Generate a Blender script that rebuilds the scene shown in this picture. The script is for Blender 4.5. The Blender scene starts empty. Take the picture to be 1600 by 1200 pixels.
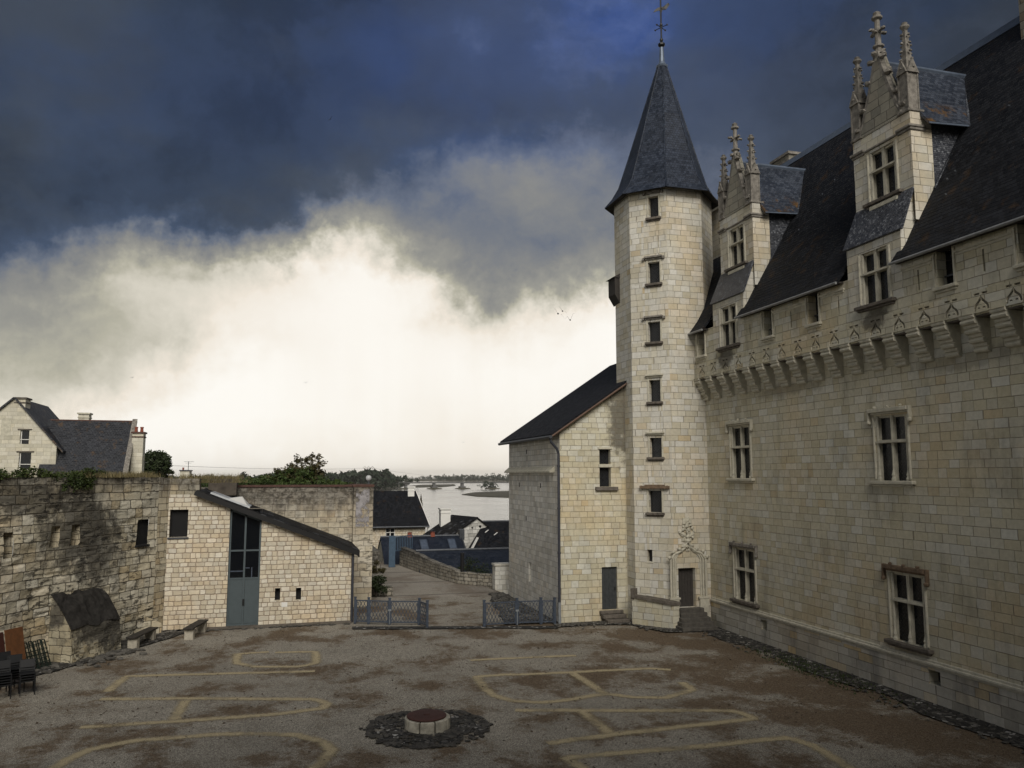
import bpy, bmesh, math, random
from math import radians as R_, sin, cos, pi
from mathutils import Vector as V, noise as MN
random.seed(7)
S = bpy.context.scene
COL = S.collection
# ------------------------------------------------------------------ camera
YAW, HOR, F, HC = 15.7, 742.0, 1248.0, 7.3
PITCH = math.atan((HOR - 600) / F)
cam_d = bpy.data.cameras.new("camera"); cam = bpy.data.objects.new("camera", cam_d); COL.objects.link(cam)
cam.location = (0, 0, HC); cam.rotation_euler = (pi / 2 + PITCH, 0, -R_(YAW))
cam_d.sensor_width = 36; cam_d.lens = 36 * F / 1600; cam_d.clip_end = 12000; cam_d.clip_start = .1
S.camera = cam
S.view_settings.view_transform = 'Standard'; S.view_settings.look = 'None'; S.view_settings.gamma = 1
S.view_settings.exposure = 0.16
S.cycles.max_bounces = 6; S.cycles.transparent_max_bounces = 8
_y = R_(YAW)
FW = V((sin(_y) * cos(PITCH), cos(_y) * cos(PITCH), sin(PITCH))); RT = V((cos(_y), -sin(_y), 0)); UP = RT.cross(FW)
def ray(px, py): return FW + RT * ((px - 800) / F) + UP * ((600 - py) / F)
C0 = V((0, 0, HC))
def onG(px, py, z=0): d = ray(px, py); return C0 + d * ((z - HC) / d.z)      # measured point on a level surface
def onY(px, py, Y): d = ray(px, py); return C0 + d * (Y / d.y)                # measured point on the plane Y
def onX(px, py, X): d = ray(px, py); return C0 + d * (X / d.x)
# ------------------------------------------------------------------ node helper
class NT:
    def __init__(s, tree): s.t = tree; s.n = tree.nodes; s.l = tree.links
    def put(s, sock, v):
        if isinstance(v, bpy.types.NodeSocket): s.l.new(v, sock)
        elif v is not None:
            if hasattr(sock.default_value, '__len__'):
                v = tuple(v) if hasattr(v, '__len__') else (v,) * len(sock.default_value)
                if len(v) == 3 and len(sock.default_value) == 4: v = v + (1,)
            sock.default_value = v
    def m(s, op, a, b=None, c=None, clamp=False):
        n = s.n.new('ShaderNodeMath'); n.operation = op; n.use_clamp = clamp
        for i, x in enumerate((a, b, c)):
            if x is not None: s.put(n.inputs[i], x)
        return n.outputs[0]
    def v(s, op, a, b=None, c=None):
        n = s.n.new('ShaderNodeVectorMath'); n.operation = op
        for i, x in enumerate((a, b, c)):
            if x is not None: s.put(n.inputs[i], x)
        return n.outputs[1] if op in ('DOT_PRODUCT', 'LENGTH') else n.outputs[0]
    def mix(s, f, a, b, bt='MIX'):
        n = s.n.new('ShaderNodeMix'); n.data_type = 'RGBA'; n.blend_type = bt
        s.put(n.inputs[0], f); s.put(n.inputs[6], a); s.put(n.inputs[7], b); return n.outputs[2]
    def noise(s, vec, scale, detail=4, rough=.55, out=0, dim='3D'):
        n = s.n.new('ShaderNodeTexNoise'); n.noise_dimensions = dim
        s.put(n.inputs['Vector'], vec); n.inputs['Scale'].default_value = scale
        n.inputs['Detail'].default_value = detail; n.inputs['Roughness'].default_value = rough; return n.outputs[out]
    def vor(s, vec, scale, feat='F1', out='Distance', rnd=1):
        n = s.n.new('ShaderNodeTexVoronoi'); n.feature = feat; s.put(n.inputs['Vector'], vec)
        n.inputs['Scale'].default_value = scale; n.inputs['Randomness'].default_value = rnd; return n.outputs[out]
    def white(s, vec, out='Value'):
        n = s.n.new('ShaderNodeTexWhiteNoise'); n.noise_dimensions = '2D'; s.put(n.inputs['Vector'], vec); return n.outputs[out]
    def ramp(s, f, stops, interp='LINEAR'):
        n = s.n.new('ShaderNodeValToRGB'); cr = n.color_ramp; cr.interpolation = interp
        while len(cr.elements) < len(stops): cr.elements.new(.5)
        for e, (p, c) in zip(cr.elements, stops):
            e.position = p; e.color = (tuple(c) + (1,))[:4] if hasattr(c, '__len__') else (c, c, c, 1)
        s.put(n.inputs[0], f); return n.outputs[0]
    def step(s, x, a, b, lo=0., hi=1.):
        n = s.n.new('ShaderNodeMapRange'); n.interpolation_type = 'SMOOTHSTEP'
        for i, q in enumerate((x, a, b, lo, hi)): s.put(n.inputs[i], q)
        return n.outputs[0]
    def xyz(s, vec): n = s.n.new('ShaderNodeSeparateXYZ'); s.put(n.inputs[0], vec); return n.outputs
    def cmb(s, x, y, z=0.): n = s.n.new('ShaderNodeCombineXYZ'); [s.put(n.inputs[i], q) for i, q in enumerate((x, y, z))]; return n.outputs[0]
    def pos(s): return s.n.new('ShaderNodeNewGeometry').outputs['Position']
    def uv(s): return s.n.new('ShaderNodeUVMap').outputs[0]
# ------------------------------------------------------------------ world: storm sky
SUN_AZ, SUN_EL = 186.0, 38.0          # compass bearing of the light, from +Y clockwise
W = bpy.data.worlds.new("World"); S.world = W; W.use_nodes = True
w = NT(W.node_tree); w.n.clear()
dirv = w.n.new('ShaderNodeTexCoord').outputs['Generated']
wx, wy, wz = w.xyz(dirv)
az = w.m('ARCTAN2', wx, wy); el = w.m('ARCSINE', wz)
wob = w.noise(dirv, 5.0, 7, .6, out=1); wob2 = w.noise(dirv, 22.0, 5, .6, out=1)
P0 = w.cmb(az, el, 0.)
P1 = w.v('ADD', P0, w.v('MULTIPLY', w.v('SUBTRACT', wob, (.5, .5, .5)), (.20, .12, 0)))
P1 = w.v('ADD', P1, w.v('MULTIPLY', w.v('SUBTRACT', wob2, (.5, .5, .5)), (.085, .06, 0)))
wob3 = w.noise(dirv, 60.0, 4, .65, out=1)
P1 = w.v('ADD', P1, w.v('MULTIPLY', w.v('SUBTRACT', wob3, (.5, .5, .5)), (.03, .026, 0)))
def azel(px, py):
    d = ray(px, py).normalized(); return math.atan2(d.x, d.y), math.asin(d.z)
#SKYFIT
import numpy as np
def ramped(rows):
    out = []
    for y, vals in rows:
        for x, q in vals: out.append((x, y, q))
    return out
SKY = ramped([
 (-150, [(x, .26) for x in range(-300, 2000, 200)]),
 (0, [(-250, .22), (0, .245), (200, .22), (400, .22), (600, .26), (800, .34), (960, .33), (1200, .25), (1400, .2), (1600, .17), (1800, .16)]),
 (80, [(0, .25), (150, .23), (300, .235), (450, .23), (600, .25), (700, .36), (850, .35), (960, .4), (1150, .26), (1400, .2), (1600, .17)]),
 (180, [(-200, .22), (0, .26), (130, .3), (260, .24), (400, .22), (550, .235), (700, .29), (850, .32), (1000, .33), (1150, .33), (1300, .22), (1600, .17)]),
 (270, [(0, .2), (150, .2), (300, .2), (450, .225), (600, .29), (720, .44), (820, .5), (930, .47), (1150, .4), (1300, .24)]),
 (340, [(-200, .2), (0, .24), (100, .22), (200, .21), (330, .21), (430, .24), (500, .34), (560, .52), (640, .47), (700, .5), (780, .5), (850, .52), (930, .5), (1100, .4)]),
 (390, [(0, .33), (60, .42), (150, .46), (280, .47), (380, .46), (450, .55), (510, .8), (560, .9), (600, .62), (660, .5), (740, .48), (820, .47), (900, .47), (960, .5)]),
 (440, [(0, .52), (100, .6), (200, .66), (330, .76), (430, .9), (560, .99), (640, .95), (700, .72), (740, .58), (800, .58), (870, .62), (940, .68), (1100, .6)]),
 (490, [(-200, .5), (0, .58), (120, .66), (260, .72), (380, .82), (500, .96), (620, .99), (720, .88), (790, .85), (880, .95), (960, .98)]),
 (550, [(0, .62), (120, .68), (260, .74), (380, .88), (410, 1.02), (500, .96), (620, .97), (760, .98), (880, 1.0), (960, .99)]),
 (610, [(-200, .8), (0, .72), (100, .75), (200, .82), (280, .95), (400, 1.03), (520, .98), (640, .95), (760, .97), (900, .98)]),
 (670, [(0, .98), (120, 1.03), (260, 1.05), (400, 1.03), (520, .97), (640, .92), (760, .93), (900, .95), (1200, .9)]),
 (735, [(-300, 1.), (0, 1.0), (200, 1.0), (400, .93), (560, .89), (680, .87), (800, .87), (1000, .9), (1400, .8)])])
ROWS = sorted({y for _, y, _ in SKY})
def table(px, py):                                       # brightness of the storm sky by direction
    py = min(max(py, ROWS[0]), ROWS[-1]); i = max(k for k in range(len(ROWS)) if ROWS[k] <= py); j = min(i + 1, len(ROWS) - 1)
    def row(y): r = sorted((x, q) for x, yy, q in SKY if yy == y); return float(np.interp(px, [a for a, _ in r], [q for _, q in r]))
    t = 0 if i == j else (py - ROWS[i]) / (ROWS[j] - ROWS[i]); return row(ROWS[i]) * (1 - t) + row(ROWS[j]) * t
AZ0, AZ1, NS_ = R_(-26), R_(62), 31
px1, py1, _ = w.xyz(P1)
fa_ = w.step(px1, AZ0, AZ1); fa_.node.interpolation_type = 'LINEAR'
els = [R_(x) for x in (-1, .6, 2.2, 4, 6, 8, 10, 12, 13.6, 15.2, 17, 19, 21.5, 25, 30, 38)]
acc = None
for k, e in enumerate(els):
    st_ = []
    for i in range(NS_):
        a_ = AZ0 + (AZ1 - AZ0) * i / (NS_ - 1); d = V((sin(a_) * cos(e), cos(a_) * cos(e), sin(e))); z_ = d.dot(FW)
        q = table(800 + F * d.dot(RT) / z_, 600 - F * d.dot(UP) / z_); st_.append((i / (NS_ - 1), min(1.2, q) / 1.2))
    c_ = w.ramp(fa_, st_, 'B_SPLINE')
    if acc is None: acc = c_
    else:
        t_ = w.step(py1, els[k - 1], e); t_.node.interpolation_type = 'LINEAR'; acc = w.mix(t_, acc, c_)
acc = w.m('MULTIPLY', acc, 1.2)
acc = w.m('ADD', acc, w.m('MULTIPLY', w.m('MULTIPLY', w.m('SUBTRACT', w.noise(w.cmb(w.m('MULTIPLY', az, 14.), w.m('MULTIPLY', el, .6), 0.), 1., 4, .6), .5), w.step(el, R_(16), R_(5))), .14))   # rain streaks
# sky behind the viewer: high grey cloud, brighter than the storm front
back = w.m('MULTIPLY', w.step(w.m('COSINE', w.m('SUBTRACT', az, R_(SUN_AZ))), -.25, .9), w.step(el, 1.35, .2))
acc = w.m('MULTIPLY_ADD', back, .42, acc)
sq = w.v('MULTIPLY', dirv, (1, 1, 1.7))
fine = w.m('ADD', w.m('MULTIPLY', w.m('SUBTRACT', w.noise(w.v('ADD', sq, w.v('MULTIPLY', wob, (.25, .25, .25))), 6.0, 9, .6), .5), 1.), w.m('MULTIPLY', w.m('SUBTRACT', w.noise(sq, 3.0, 4, .55), .5), .6))
acc0 = acc
acc = w.m('MULTIPLY_ADD', fine, w.m('MULTIPLY', w.step(acc0, 1.0, .55, .03, .30), w.step(acc0, .15, .5, .6, 1.)), acc0)
acc = w.ramp(acc, [(0, 0.), (.23, .23), (.34, .285), (.44, .43), (.52, .515), (.60, .57), (.73, .75), (.85, .93), (1, 1.)])
cloudc = w.ramp(acc, [(0, (.008, .010, .014)), (.2, (.026, .037, .060)), (.3, (.055, .078, .128)), (.42, (.128, .148, .19)), (.52, (.225, .225, .215)),
                      (.66, (.42, .40, .32)), (.8, (.65, .61, .52)), (.92, (.80, .73, .63)), (1, (.93, .90, .84))])
tint = w.step(w.noise(w.v('ADD', sq, (4.4, 0, 2.)), 3.4, 5, .6), .42, .6)
cloudc = w.mix(w.m('MULTIPLY', w.m('MULTIPLY', tint, .62), w.step(acc, .42, .28)), cloudc, w.mix(1., cloudc, (1.3, 1.06, .76), 'MULTIPLY'))
# bluish gap high in the cloud
def gap(px, py, sx, sy):
    a0, e0 = azel(px, py); dv = w.v('MULTIPLY', w.v('SUBTRACT', P1, (a0, e0, 0)), (F / sx, F / sy, 0))
    return w.m('POWER', math.exp(-1), w.v('DOT_PRODUCT', dv, dv))
blue = w.m('ADD', w.m('ADD', w.m('MULTIPLY', gap(780, 60, 300, 130), .75), w.m('MULTIPLY', gap(960, 70, 70, 40), .6)), w.m('ADD', w.m('MULTIPLY', gap(330, 160, 330, 90), .22), w.m('MULTIPLY', gap(1200, 60, 260, 160), .3)), clamp=True)
cloudc = w.mix(blue, cloudc, w.mix(1., cloudc, (.74, .95, 1.65), 'MULTIPLY'))
sky = w.n.new('ShaderNodeTexSky'); sky.sky_type = 'NISHITA'; sky.sun_disc = False
sky.sun_elevation = R_(SUN_EL); sky.sun_rotation = R_(SUN_AZ)
bg1 = w.n.new('ShaderNodeBackground'); bg1.inputs[1].default_value = .05; w.l.new(sky.outputs[0], bg1.inputs[0])
bg2 = w.n.new('ShaderNodeBackground'); bg2.inputs[1].default_value = 1.0; w.l.new(cloudc, bg2.inputs[0])
mx = w.n.new('ShaderNodeMixShader'); mx.inputs[0].default_value = .96
w.l.new(bg1.outputs[0], mx.inputs[1]); w.l.new(bg2.outputs[0], mx.inputs[2])
wo = w.n.new('ShaderNodeOutputWorld'); w.l.new(mx.outputs[0], wo.inputs[0])
W.cycles.sampling_method = 'MANUAL'; W.cycles.sample_map_resolution = 512
sd = bpy.data.lights.new("sun", 'SUN'); sun = bpy.data.objects.new("sun", sd); COL.objects.link(sun)
sd.energy = 2.55; sd.angle = R_(34); sd.color = (1, .945, .85)
sun.rotation_euler = (pi / 2 - R_(SUN_EL), 0, pi - R_(SUN_AZ))
sun.location = (-40, -60, 60)
# ------------------------------------------------------------------ materials
def newmat(name):
    m = bpy.data.materials.new(name); m.use_nodes = True; n = NT(m.node_tree)
    b = m.node_tree.nodes['Principled BSDF']; return m, n, b
def bump(n, b, h, strength=.5, dist=.03):
    k = n.n.new('ShaderNodeBump'); k.inputs['Strength'].default_value = strength; k.inputs['Distance'].default_value = dist
    n.put(k.inputs['Height'], h); n.l.new(k.outputs[0], b.inputs['Normal'])
def plain(name, col, rough=.7, metal=0., var=.25, scale=3., bmp=.0, spec=.4):
    m, n, b = newmat(name); p = n.pos()
    f = n.noise(p, scale, 5); g = n.noise(p, scale * 9, 3)
    k = n.m('ADD', n.m('MULTIPLY', f, .7), n.m('MULTIPLY', g, .3))
    lo = [c * (1 - var) for c in col]; hi = [c * (1 + var) for c in col]
    n.put(b.inputs['Base Color'], n.ramp(k, [(.3, lo), (.7, hi)]))
    b.inputs['Roughness'].default_value = rough; b.inputs['Metallic'].default_value = metal; b.inputs['Specular IOR Level'].default_value = spec
    if bmp: bump(n, b, k, bmp, .03)
    return m
def blocks(name, h, wd, mort, cols, joint, warp=.02, bmp=.6, stain=.35, stain_col=(.10, .095, .085), erosion=0., patches=(), topz=None, warm=.0, rnd=0., rough=.9, wobscale=3., sidev=.5, tonev=.26):
    """coursed stone: rows of blocks of varied length, each with its own tone, joints, weather"""
    m, n, b = newmat(name); uv = n.uv(); p = n.pos()
    wv = n.v('MULTIPLY', n.v('SUBTRACT', n.noise(p, wobscale, 4, .6, out=1), (.5, .5, .5)), (warp, warp, 0))
    u, v_, _ = n.xyz(n.v('ADD', uv, wv))
    vr = n.m('DIVIDE', v_, h)
    vr = n.m('ADD', vr, n.m('MULTIPLY', n.m('SUBTRACT', n.noise(n.cmb(n.m('MULTIPLY', vr, .31), 3.7, 0.), 1., 1), .5), .9))   # uneven course heights
    r = n.m('FLOOR', vr); fv = n.m('FRACT', vr)
    rr = n.white(n.cmb(r, 1.7)); rr = n.m('MULTIPLY', rr, 1.)
    uu = n.m('ADD', n.m('MULTIPLY', n.m('DIVIDE', u, wd), n.m('MULTIPLY_ADD', rr, sidev, 1 - sidev / 2)), n.m('MULTIPLY', rr, 37.))
    uu = n.m('ADD', uu, n.m('MULTIPLY', n.m('SUBTRACT', n.noise(n.cmb(n.m('MULTIPLY', uu, .6), n.m('MULTIPLY', r, 3.1), 0.), 1., 1), .5), 1.3))
    c = n.m('FLOOR', uu); fu = n.m('FRACT', uu)
    cell = n.white(n.cmb(c, r)); cell2 = n.white(n.cmb(n.m('ADD', c, 71.3), r))
    du = n.m('MULTIPLY', n.m('MINIMUM', fu, n.m('SUBTRACT', 1., fu)), wd); dv = n.m('MULTIPLY', n.m('MINIMUM', fv, n.m('SUBTRACT', 1., fv)), h)
    if rnd:
        k1 = n.m('MAXIMUM', n.m('SUBTRACT', rnd, du), 0.); k2 = n.m('MAXIMUM', n.m('SUBTRACT', rnd, dv), 0.)
        d = n.m('SUBTRACT', rnd, n.m('SQRT', n.m('ADD', n.m('MULTIPLY', k1, k1), n.m('MULTIPLY', k2, k2))))
    else: d = n.m('MINIMUM', du, dv)
    jn = n.noise(p, 2.2, 3)
    mask = n.step(d, 0., n.m('MULTIPLY', mort, n.m('MULTIPLY_ADD', jn, 2.2, .1)))
    base = n.ramp(cell, cols)
    tone = n.m('MULTIPLY_ADD', cell2, tonev, 1 - tonev / 2)
    base = n.mix(1., base, n.cmb(tone, tone, tone), 'MULTIPLY')
    mott = n.noise(p, 7., 5, .65); mt = n.m('MULTIPLY_ADD', mott, .5, .75)
    base = n.mix(1., base, n.cmb(mt, mt, mt), 'MULTIPLY')
    if warm:
        base = n.mix(n.m('MULTIPLY', n.step(n.noise(p, .33, 4, .6), .47, .68), warm), base, n.mix(1., base, (1.12, .86, .55), 'MULTIPLY'))
    # soft weather streaks and clouds of grime
    px, py, pz = n.xyz(p)
    strk = n.noise(n.cmb(n.m('MULTIPLY', n.m('ADD', px, py), 1.6), n.m('MULTIPLY', pz, .22), n.m('MULTIPLY', px, .5)), 1., 5, .6)
    grime = n.m('MULTIPLY', n.step(n.m('ADD', n.m('MULTIPLY', strk, .5), n.m('MULTIPLY', n.noise(p, .55, 5, .6), .5)), .47, .72), stain)
    base = n.mix(grime, base, stain_col)
    if topz is not None:
        f = n.m('MULTIPLY', n.step(n.m('ADD', pz, n.m('MULTIPLY', n.m('SUBTRACT', n.noise(n.cmb(n.m('MULTIPLY', n.m('ADD', px, py), 2.), n.m('MULTIPLY', pz, .4), 0.), 1., 5, .65), .5), topz[2])), topz[0], topz[1]), .88)
        base = n.mix(f, base, n.mix(n.step(n.noise(p, 4., 6, .7), .38, .66), (.03, .028, .026), (.23, .215, .19)))
    for (cx, cy, cz, rx, rz, amt) in patches:
        dd = n.v('LENGTH', n.v('MULTIPLY', n.v('SUBTRACT', p, (cx, cy, cz)), (1 / rx, 1 / rx, 1 / rz)))
        f = n.m('MULTIPLY', n.step(n.m('ADD', dd, n.m('MULTIPLY', n.m('SUBTRACT', n.noise(p, 1.7, 6, .7), .5), 2.2)), 1.15, .55), amt)
        base = n.mix(f, base, n.mix(n.noise(p, 9., 4), (.022, .021, .02), (.13, .12, .10)))
    hgt = n.m('ADD', mask, n.m('MULTIPLY', mott, .35))
    joint_c = n.mix(n.noise(p, 4., 3), [q * .6 for q in joint], [q * 1.35 for q in joint])
    col = n.mix(n.m('MULTIPLY_ADD', mask, .86, .14), joint_c, base)
    if erosion:
        e = n.step(n.noise(n.v('ADD', n.cmb(n.m('MULTIPLY', u, 2.1), n.m('MULTIPLY', v_, 5.6), 0.), n.v('MULTIPLY', wv, (3, 3, 0))), 1., 5, .68), .53, .61)
        e = n.m('MULTIPLY', e, n.step(n.noise(p, .5, 3), .35, .62))
        col = n.mix(n.m('MULTIPLY', e, erosion), col, (.028, .026, .024)); hgt = n.m('SUBTRACT', hgt, n.m('MULTIPLY', e, 1.5 * erosion))
    n.put(b.inputs['Base Color'], col); b.inputs['Roughness'].default_value = rough; b.inputs['Specular IOR Level'].default_value = .2
    bump(n, b, hgt, bmp, .035)
    return m
TUF = [(0, (.47, .43, .315)), (.25, (.51, .475, .36)), (.5, (.50, .47, .37)), (.72, (.535, .51, .42)), (.9, (.555, .545, .48)), (.97, (.51, .475, .375)), (1, (.47, .40, .27))]
M = {}
M['ashlar'] = blocks('tufa_ashlar', .30, .48, .012, TUF, (.20, .175, .135), warp=.018, warm=.3, stain=.5, tonev=.12, patches=[(19.75, 33.1, 12.75, .8, .55, .8), (19.75, 23.1, 12.8, .9, .5, .85), (20.28, 33, 1.3, .9, .4, .5), (20.28, 28, .9, 2.5, .35, .45), (20.28, 22.9, 1.35, 1., .4, .5), (20.28, 29, 10.9, 2.5, .35, .35), (20.28, 20, 10.9, 2.5, .35, .35)])
M['ashlar_tower'] = blocks('tufa_ashlar_tower', .30, .48, .012, [(0, (.49, .45, .35)), (.3, (.56, .525, .435)), (.6, (.555, .535, .475)), (.88, (.6, .585, .54)), (.97, (.58, .54, .45)), (1, (.5, .41, .27))], (.19, .165, .125), warp=.015, warm=.3, stain=.26, tonev=.13)
M['ashlar_annex'] = blocks('tufa_ashlar_annex', .285, .44, .013, TUF, (.20, .16, .115), warp=.03, warm=.32, stain=.3, tonev=.14, patches=[(16.7, 38.4, 10.3, .9, 2.3, .8)])
M['ashlar_grey'] = blocks('tufa_ashlar_grey', .29, .42, .012, [(0, (.58, .555, .49)), (.4, (.65, .63, .575)), (.8, (.69, .675, .63)), (1, (.6, .56, .48))], (.22, .205, .18), warp=.02, warm=.1, stain=.3)
M['rubble'] = blocks('dressed_rubble', .222, .33, .022, [(0, (.50, .44, .335)), (.3, (.57, .51, .40)), (.6, (.59, .545, .45)), (.85, (.61, .57, .49)), (1, (.53, .46, .35))], (.33, .255, .195), warp=.06, rnd=.055, warm=.3, stain=.15, bmp=.8, wobscale=4.)
M['rampart'] = blocks('old_rampart_stone', .36, .58, .022, [(0, (.47, .42, .31)), (.3, (.57, .52, .40)), (.6, (.55, .52, .43)), (.85, (.63, .59, .49)), (1, (.48, .40, .26))], (.09, .078, .06), warp=.09, rnd=.06, warm=.35, stain=.22, erosion=.85, bmp=1., wobscale=2.0, sidev=.7,
    patches=[(-8.3, 37.2, 5.0, 2.3, 1.9, .82), (-7.7, 38.2, 4.2, 1.6, 1.8, .75), (-9.3, 35.2, 6.3, 2.6, .7, .75)], topz=(6.35, 7.3, 1.6))
M['rampart_end'] = blocks('old_wall_stone', .31, .47, .02, [(0, (.42, .36, .25)), (.4, (.52, .46, .34)), (.8, (.54, .50, .40)), (1, (.45, .36, .23))], (.13, .11, .085), warp=.06, rnd=.05, warm=.4, stain=.3, erosion=.45, bmp=.9, topz=(5.9, 7.2, 1.5))
M['curtain'] = blocks('curtain_wall_stone', .33, .6, .02, [(0, (.40, .34, .25)), (.4, (.5, .45, .35)), (.8, (.52, .48, .4)), (1, (.42, .36, .27))], (.14, .12, .10), warp=.06, warm=.3, stain=.4, topz=(4.4, 6.2, 2.4), erosion=.6)
M['lowwall'] = blocks('low_wall_stone', .22, .4, .03, [(0, (.26, .24, .2)), (.5, (.36, .335, .285)), (1, (.27, .24, .19))], (.07, .065, .055), warp=.12, rnd=.07, stain=.75, erosion=.7, topz=(.75, 1.25, 1.2))
M['house_stone'] = blocks('pale_house_stone', .33, .6, .014, [(0, (.50, .47, .38)), (.5, (.58, .55, .47)), (1, (.52, .48, .38))], (.3, .27, .21), warp=.02, stain=.25, bmp=.3)
M['carved'] = plain('carved_stone', (.49, .465, .385), .9, 0, .25, 5., .25, .2)
M['carved_grey'] = plain('weathered_carved_stone', (.20, .185, .165), .9, 0, .6, 6., .9, .2)
M['trim'] = plain('dressed_trim_stone', (.47, .445, .365), .9, 0, .28, 4., .3, .2)
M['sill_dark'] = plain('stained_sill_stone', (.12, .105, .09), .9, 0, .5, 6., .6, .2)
M['gable'] = blocks('weathered_gable_stone', .36, .62, .018, [(0, (.22, .21, .18)), (.5, (.30, .285, .235)), (1, (.25, .23, .19))], (.08, .075, .065), warp=.03, stain=.6)
def slate(name, c0, c1, h=.17, wd=.2, lich=0., lz=None, rough=.5, bright=0., spec=.35):
    m, n, b = newmat(name); uv = n.uv(); p = n.pos()
    wv = n.v('MULTIPLY', n.v('SUBTRACT', n.noise(p, 3., 3, .6, out=1), (.5, .5, .5)), (.03, .03, 0))
    u, v_, _ = n.xyz(n.v('ADD', uv, wv)); vr = n.m('DIVIDE', v_, h); r = n.m('FLOOR', vr); fv = n.m('FRACT', vr)
    uu = n.m('ADD', n.m('DIVIDE', u, wd), n.m('MULTIPLY', n.m('MODULO', r, 2.), .5)); c = n.m('FLOOR', uu); fu = n.m('FRACT', uu)
    cell = n.white(n.cmb(c, r))
    gapm = n.m('MULTIPLY', n.step(fv, 0., .16), n.step(n.m('MINIMUM', fu, n.m('SUBTRACT', 1., fu)), 0., .07))
    base = n.mix(cell, c0, c1)
    big = n.m('MULTIPLY_ADD', n.noise(p, .8, 6, .65), 1.1, .42); base = n.mix(1., base, n.cmb(big, big, big), 'MULTIPLY')
    base = n.mix(n.m('MULTIPLY_ADD', gapm, .7, .3), (.006, .006, .008), base)
    if bright: base = n.mix(n.m('MULTIPLY', n.m('GREATER_THAN', cell, .9), bright), base, (.16, .17, .19))
    if lich:
        px, py, pz = n.xyz(p); f = n.step(n.noise(p, 1.3, 7, .7), *((.50, .60) if lz else (.56, .66)))
        if lz: f = n.m('MULTIPLY', f, n.m('MULTIPLY', n.step(pz, lz[1], lz[0]), 1.))
        base = n.mix(n.m('MULTIPLY', f, lich), base, n.mix(n.noise(p, 6., 3), (.05, .03, .012), (.17, .085, .02)))
    n.put(b.inputs['Base Color'], base); n.put(b.inputs['Roughness'], n.m('MULTIPLY_ADD', cell, .25, rough - .1)); b.inputs['Specular IOR Level'].default_value = spec
    bump(n, b, n.m('ADD', n.m('ADD', n.m('SUBTRACT', 1., fv), n.m('MULTIPLY', cell, .5)), n.m('MULTIPLY', gapm, .4)), 1., .025)
    return m
M['slate'] = slate('slate_roof', (.007, .0075, .0095), (.018, .0195, .024), lich=.2, rough=.7, spec=.12)
M['slate_tower'] = slate('slate_spire', (.015, .020, .032), (.036, .046, .070), .15, .16, rough=.55, spec=.25)
M['slate_dormer'] = slate('slate_dormer', (.02, .025, .037), (.05, .06, .083), .13, .18, lich=1., lz=(19.75, 20.5), rough=.45)
M['slate_apron'] = slate('slate_apron', (.025, .028, .037), (.085, .09, .105), .07, .08, rough=.45, bright=.6)
M['slate_annex'] = slate('slate_annex', (.007, .0075, .0095), (.016, .017, .021), .16, .2, rough=.7, spec=.12)
M['slate_ob'] = slate('slate_outbuilding', (.009, .009, .0095), (.02, .0195, .02), .3, .35, rough=.7, bright=.3, spec=.12)
M['slate_blue'] = slate('slate_blue', (.011, .015, .025), (.018, .024, .038), .2, .25, rough=.5)
M['slate_old'] = slate('slate_old', (.014, .0155, .02), (.034, .037, .045), .2, .24, lich=.5, rough=.55)
M['lead'] = plain('lead_flashing', (.10, .125, .17), .45, .3, .3, 4.)
M['gutter'] = plain('zinc_gutter', (.07, .075, .085), .45, .4, .3, 4.)
M['recess_shade'] = plain('recess_shade_stone', (.17, .155, .125), .9, 0, .4, 5.)  # shade of the frieze openings put into the stone colour
M['eave_edge'] = plain('zinc_eave_edge', (.22, .225, .23), .5, .2, .3, 4.)
M['pipe'] = plain('downpipe_paint', (.045, .048, .06), .45, .1, .25, 3.)
M['pipe_low'] = plain('downpipe_iron', (.22, .235, .25), .5, .1, .25, 6.)
M['soffit'] = plain('soffit_wood', (.035, .03, .026), .8, 0, .3, 5.)
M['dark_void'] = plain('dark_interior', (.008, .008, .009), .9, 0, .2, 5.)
M['door_grey'] = plain('grey_door_paint', (.038, .042, .045), .6, 0, .3, 8., .3)
M['door_wood'] = plain('brown_door_wood', (.042, .037, .034), .7, 0, .35, 8., .4)
M['ob_metal'] = plain('slate_blue_metal', (.075, .095, .105), .45, .1, .1, 5.)
M['blue_metal'] = plain('blue_painted_metal', (.05, .063, .088), .5, .1, .35, 8.)
M['gate_blue'] = plain('bright_blue_metal', (.05, .085, .13), .5, 0, .3, 5.)
M['black'] = plain('black_paint', (.008, .008, .009), .5, 0, .2, 6.)
M['rust'] = plain('rusty_iron', (.055, .022, .017), .75, .1, .3, 3., .3)
M['wellstone'] = plain('pale_well_stone', (.34, .32, .27), .9, 0, .5, 4., .6, .2)
M['plank'] = plain('dark_bench_plank', (.03, .026, .022), .8, 0, .4, 6., .3)
M['bench_stone'] = plain('bench_block_stone', (.38, .35, .29), .9, 0, .3, 6., .4, .2)
M['board'] = plain('orange_brown_board', (.13, .052, .018), .65, 0, .3, 6., .2)
M['board_dark'] = plain('dark_red_board', (.05, .014, .009), .7, 0, .3, 6., .2)
M['folded'] = plain('dark_green_slats', (.012, .022, .017), .6, 0, .3, 8.)
M['chair'] = plain('black_plastic', (.007, .0075, .009), .55, 0, .15, 8.)
M['redpot'] = plain('red_clay', (.22, .06, .035), .8, 0, .25, 6.)
M['redbrick'] = plain('red_brick_coping', (.085, .045, .036), .9, 0, .4, 6., .5)
M['white'] = plain('white_paint', (.7, .69, .66), .7, 0, .08, 3.)
M['birddark'] = plain('bird_dark_feathers', (.02, .02, .022), .8, 0, .2, 9.)
M['birdgrey'] = plain('gull_feathers', (.14, .14, .15), .8, 0, .2, 9.)
M['bark'] = plain('bark', (.05, .04, .03), .9, 0, .4, 6., .6)
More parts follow.
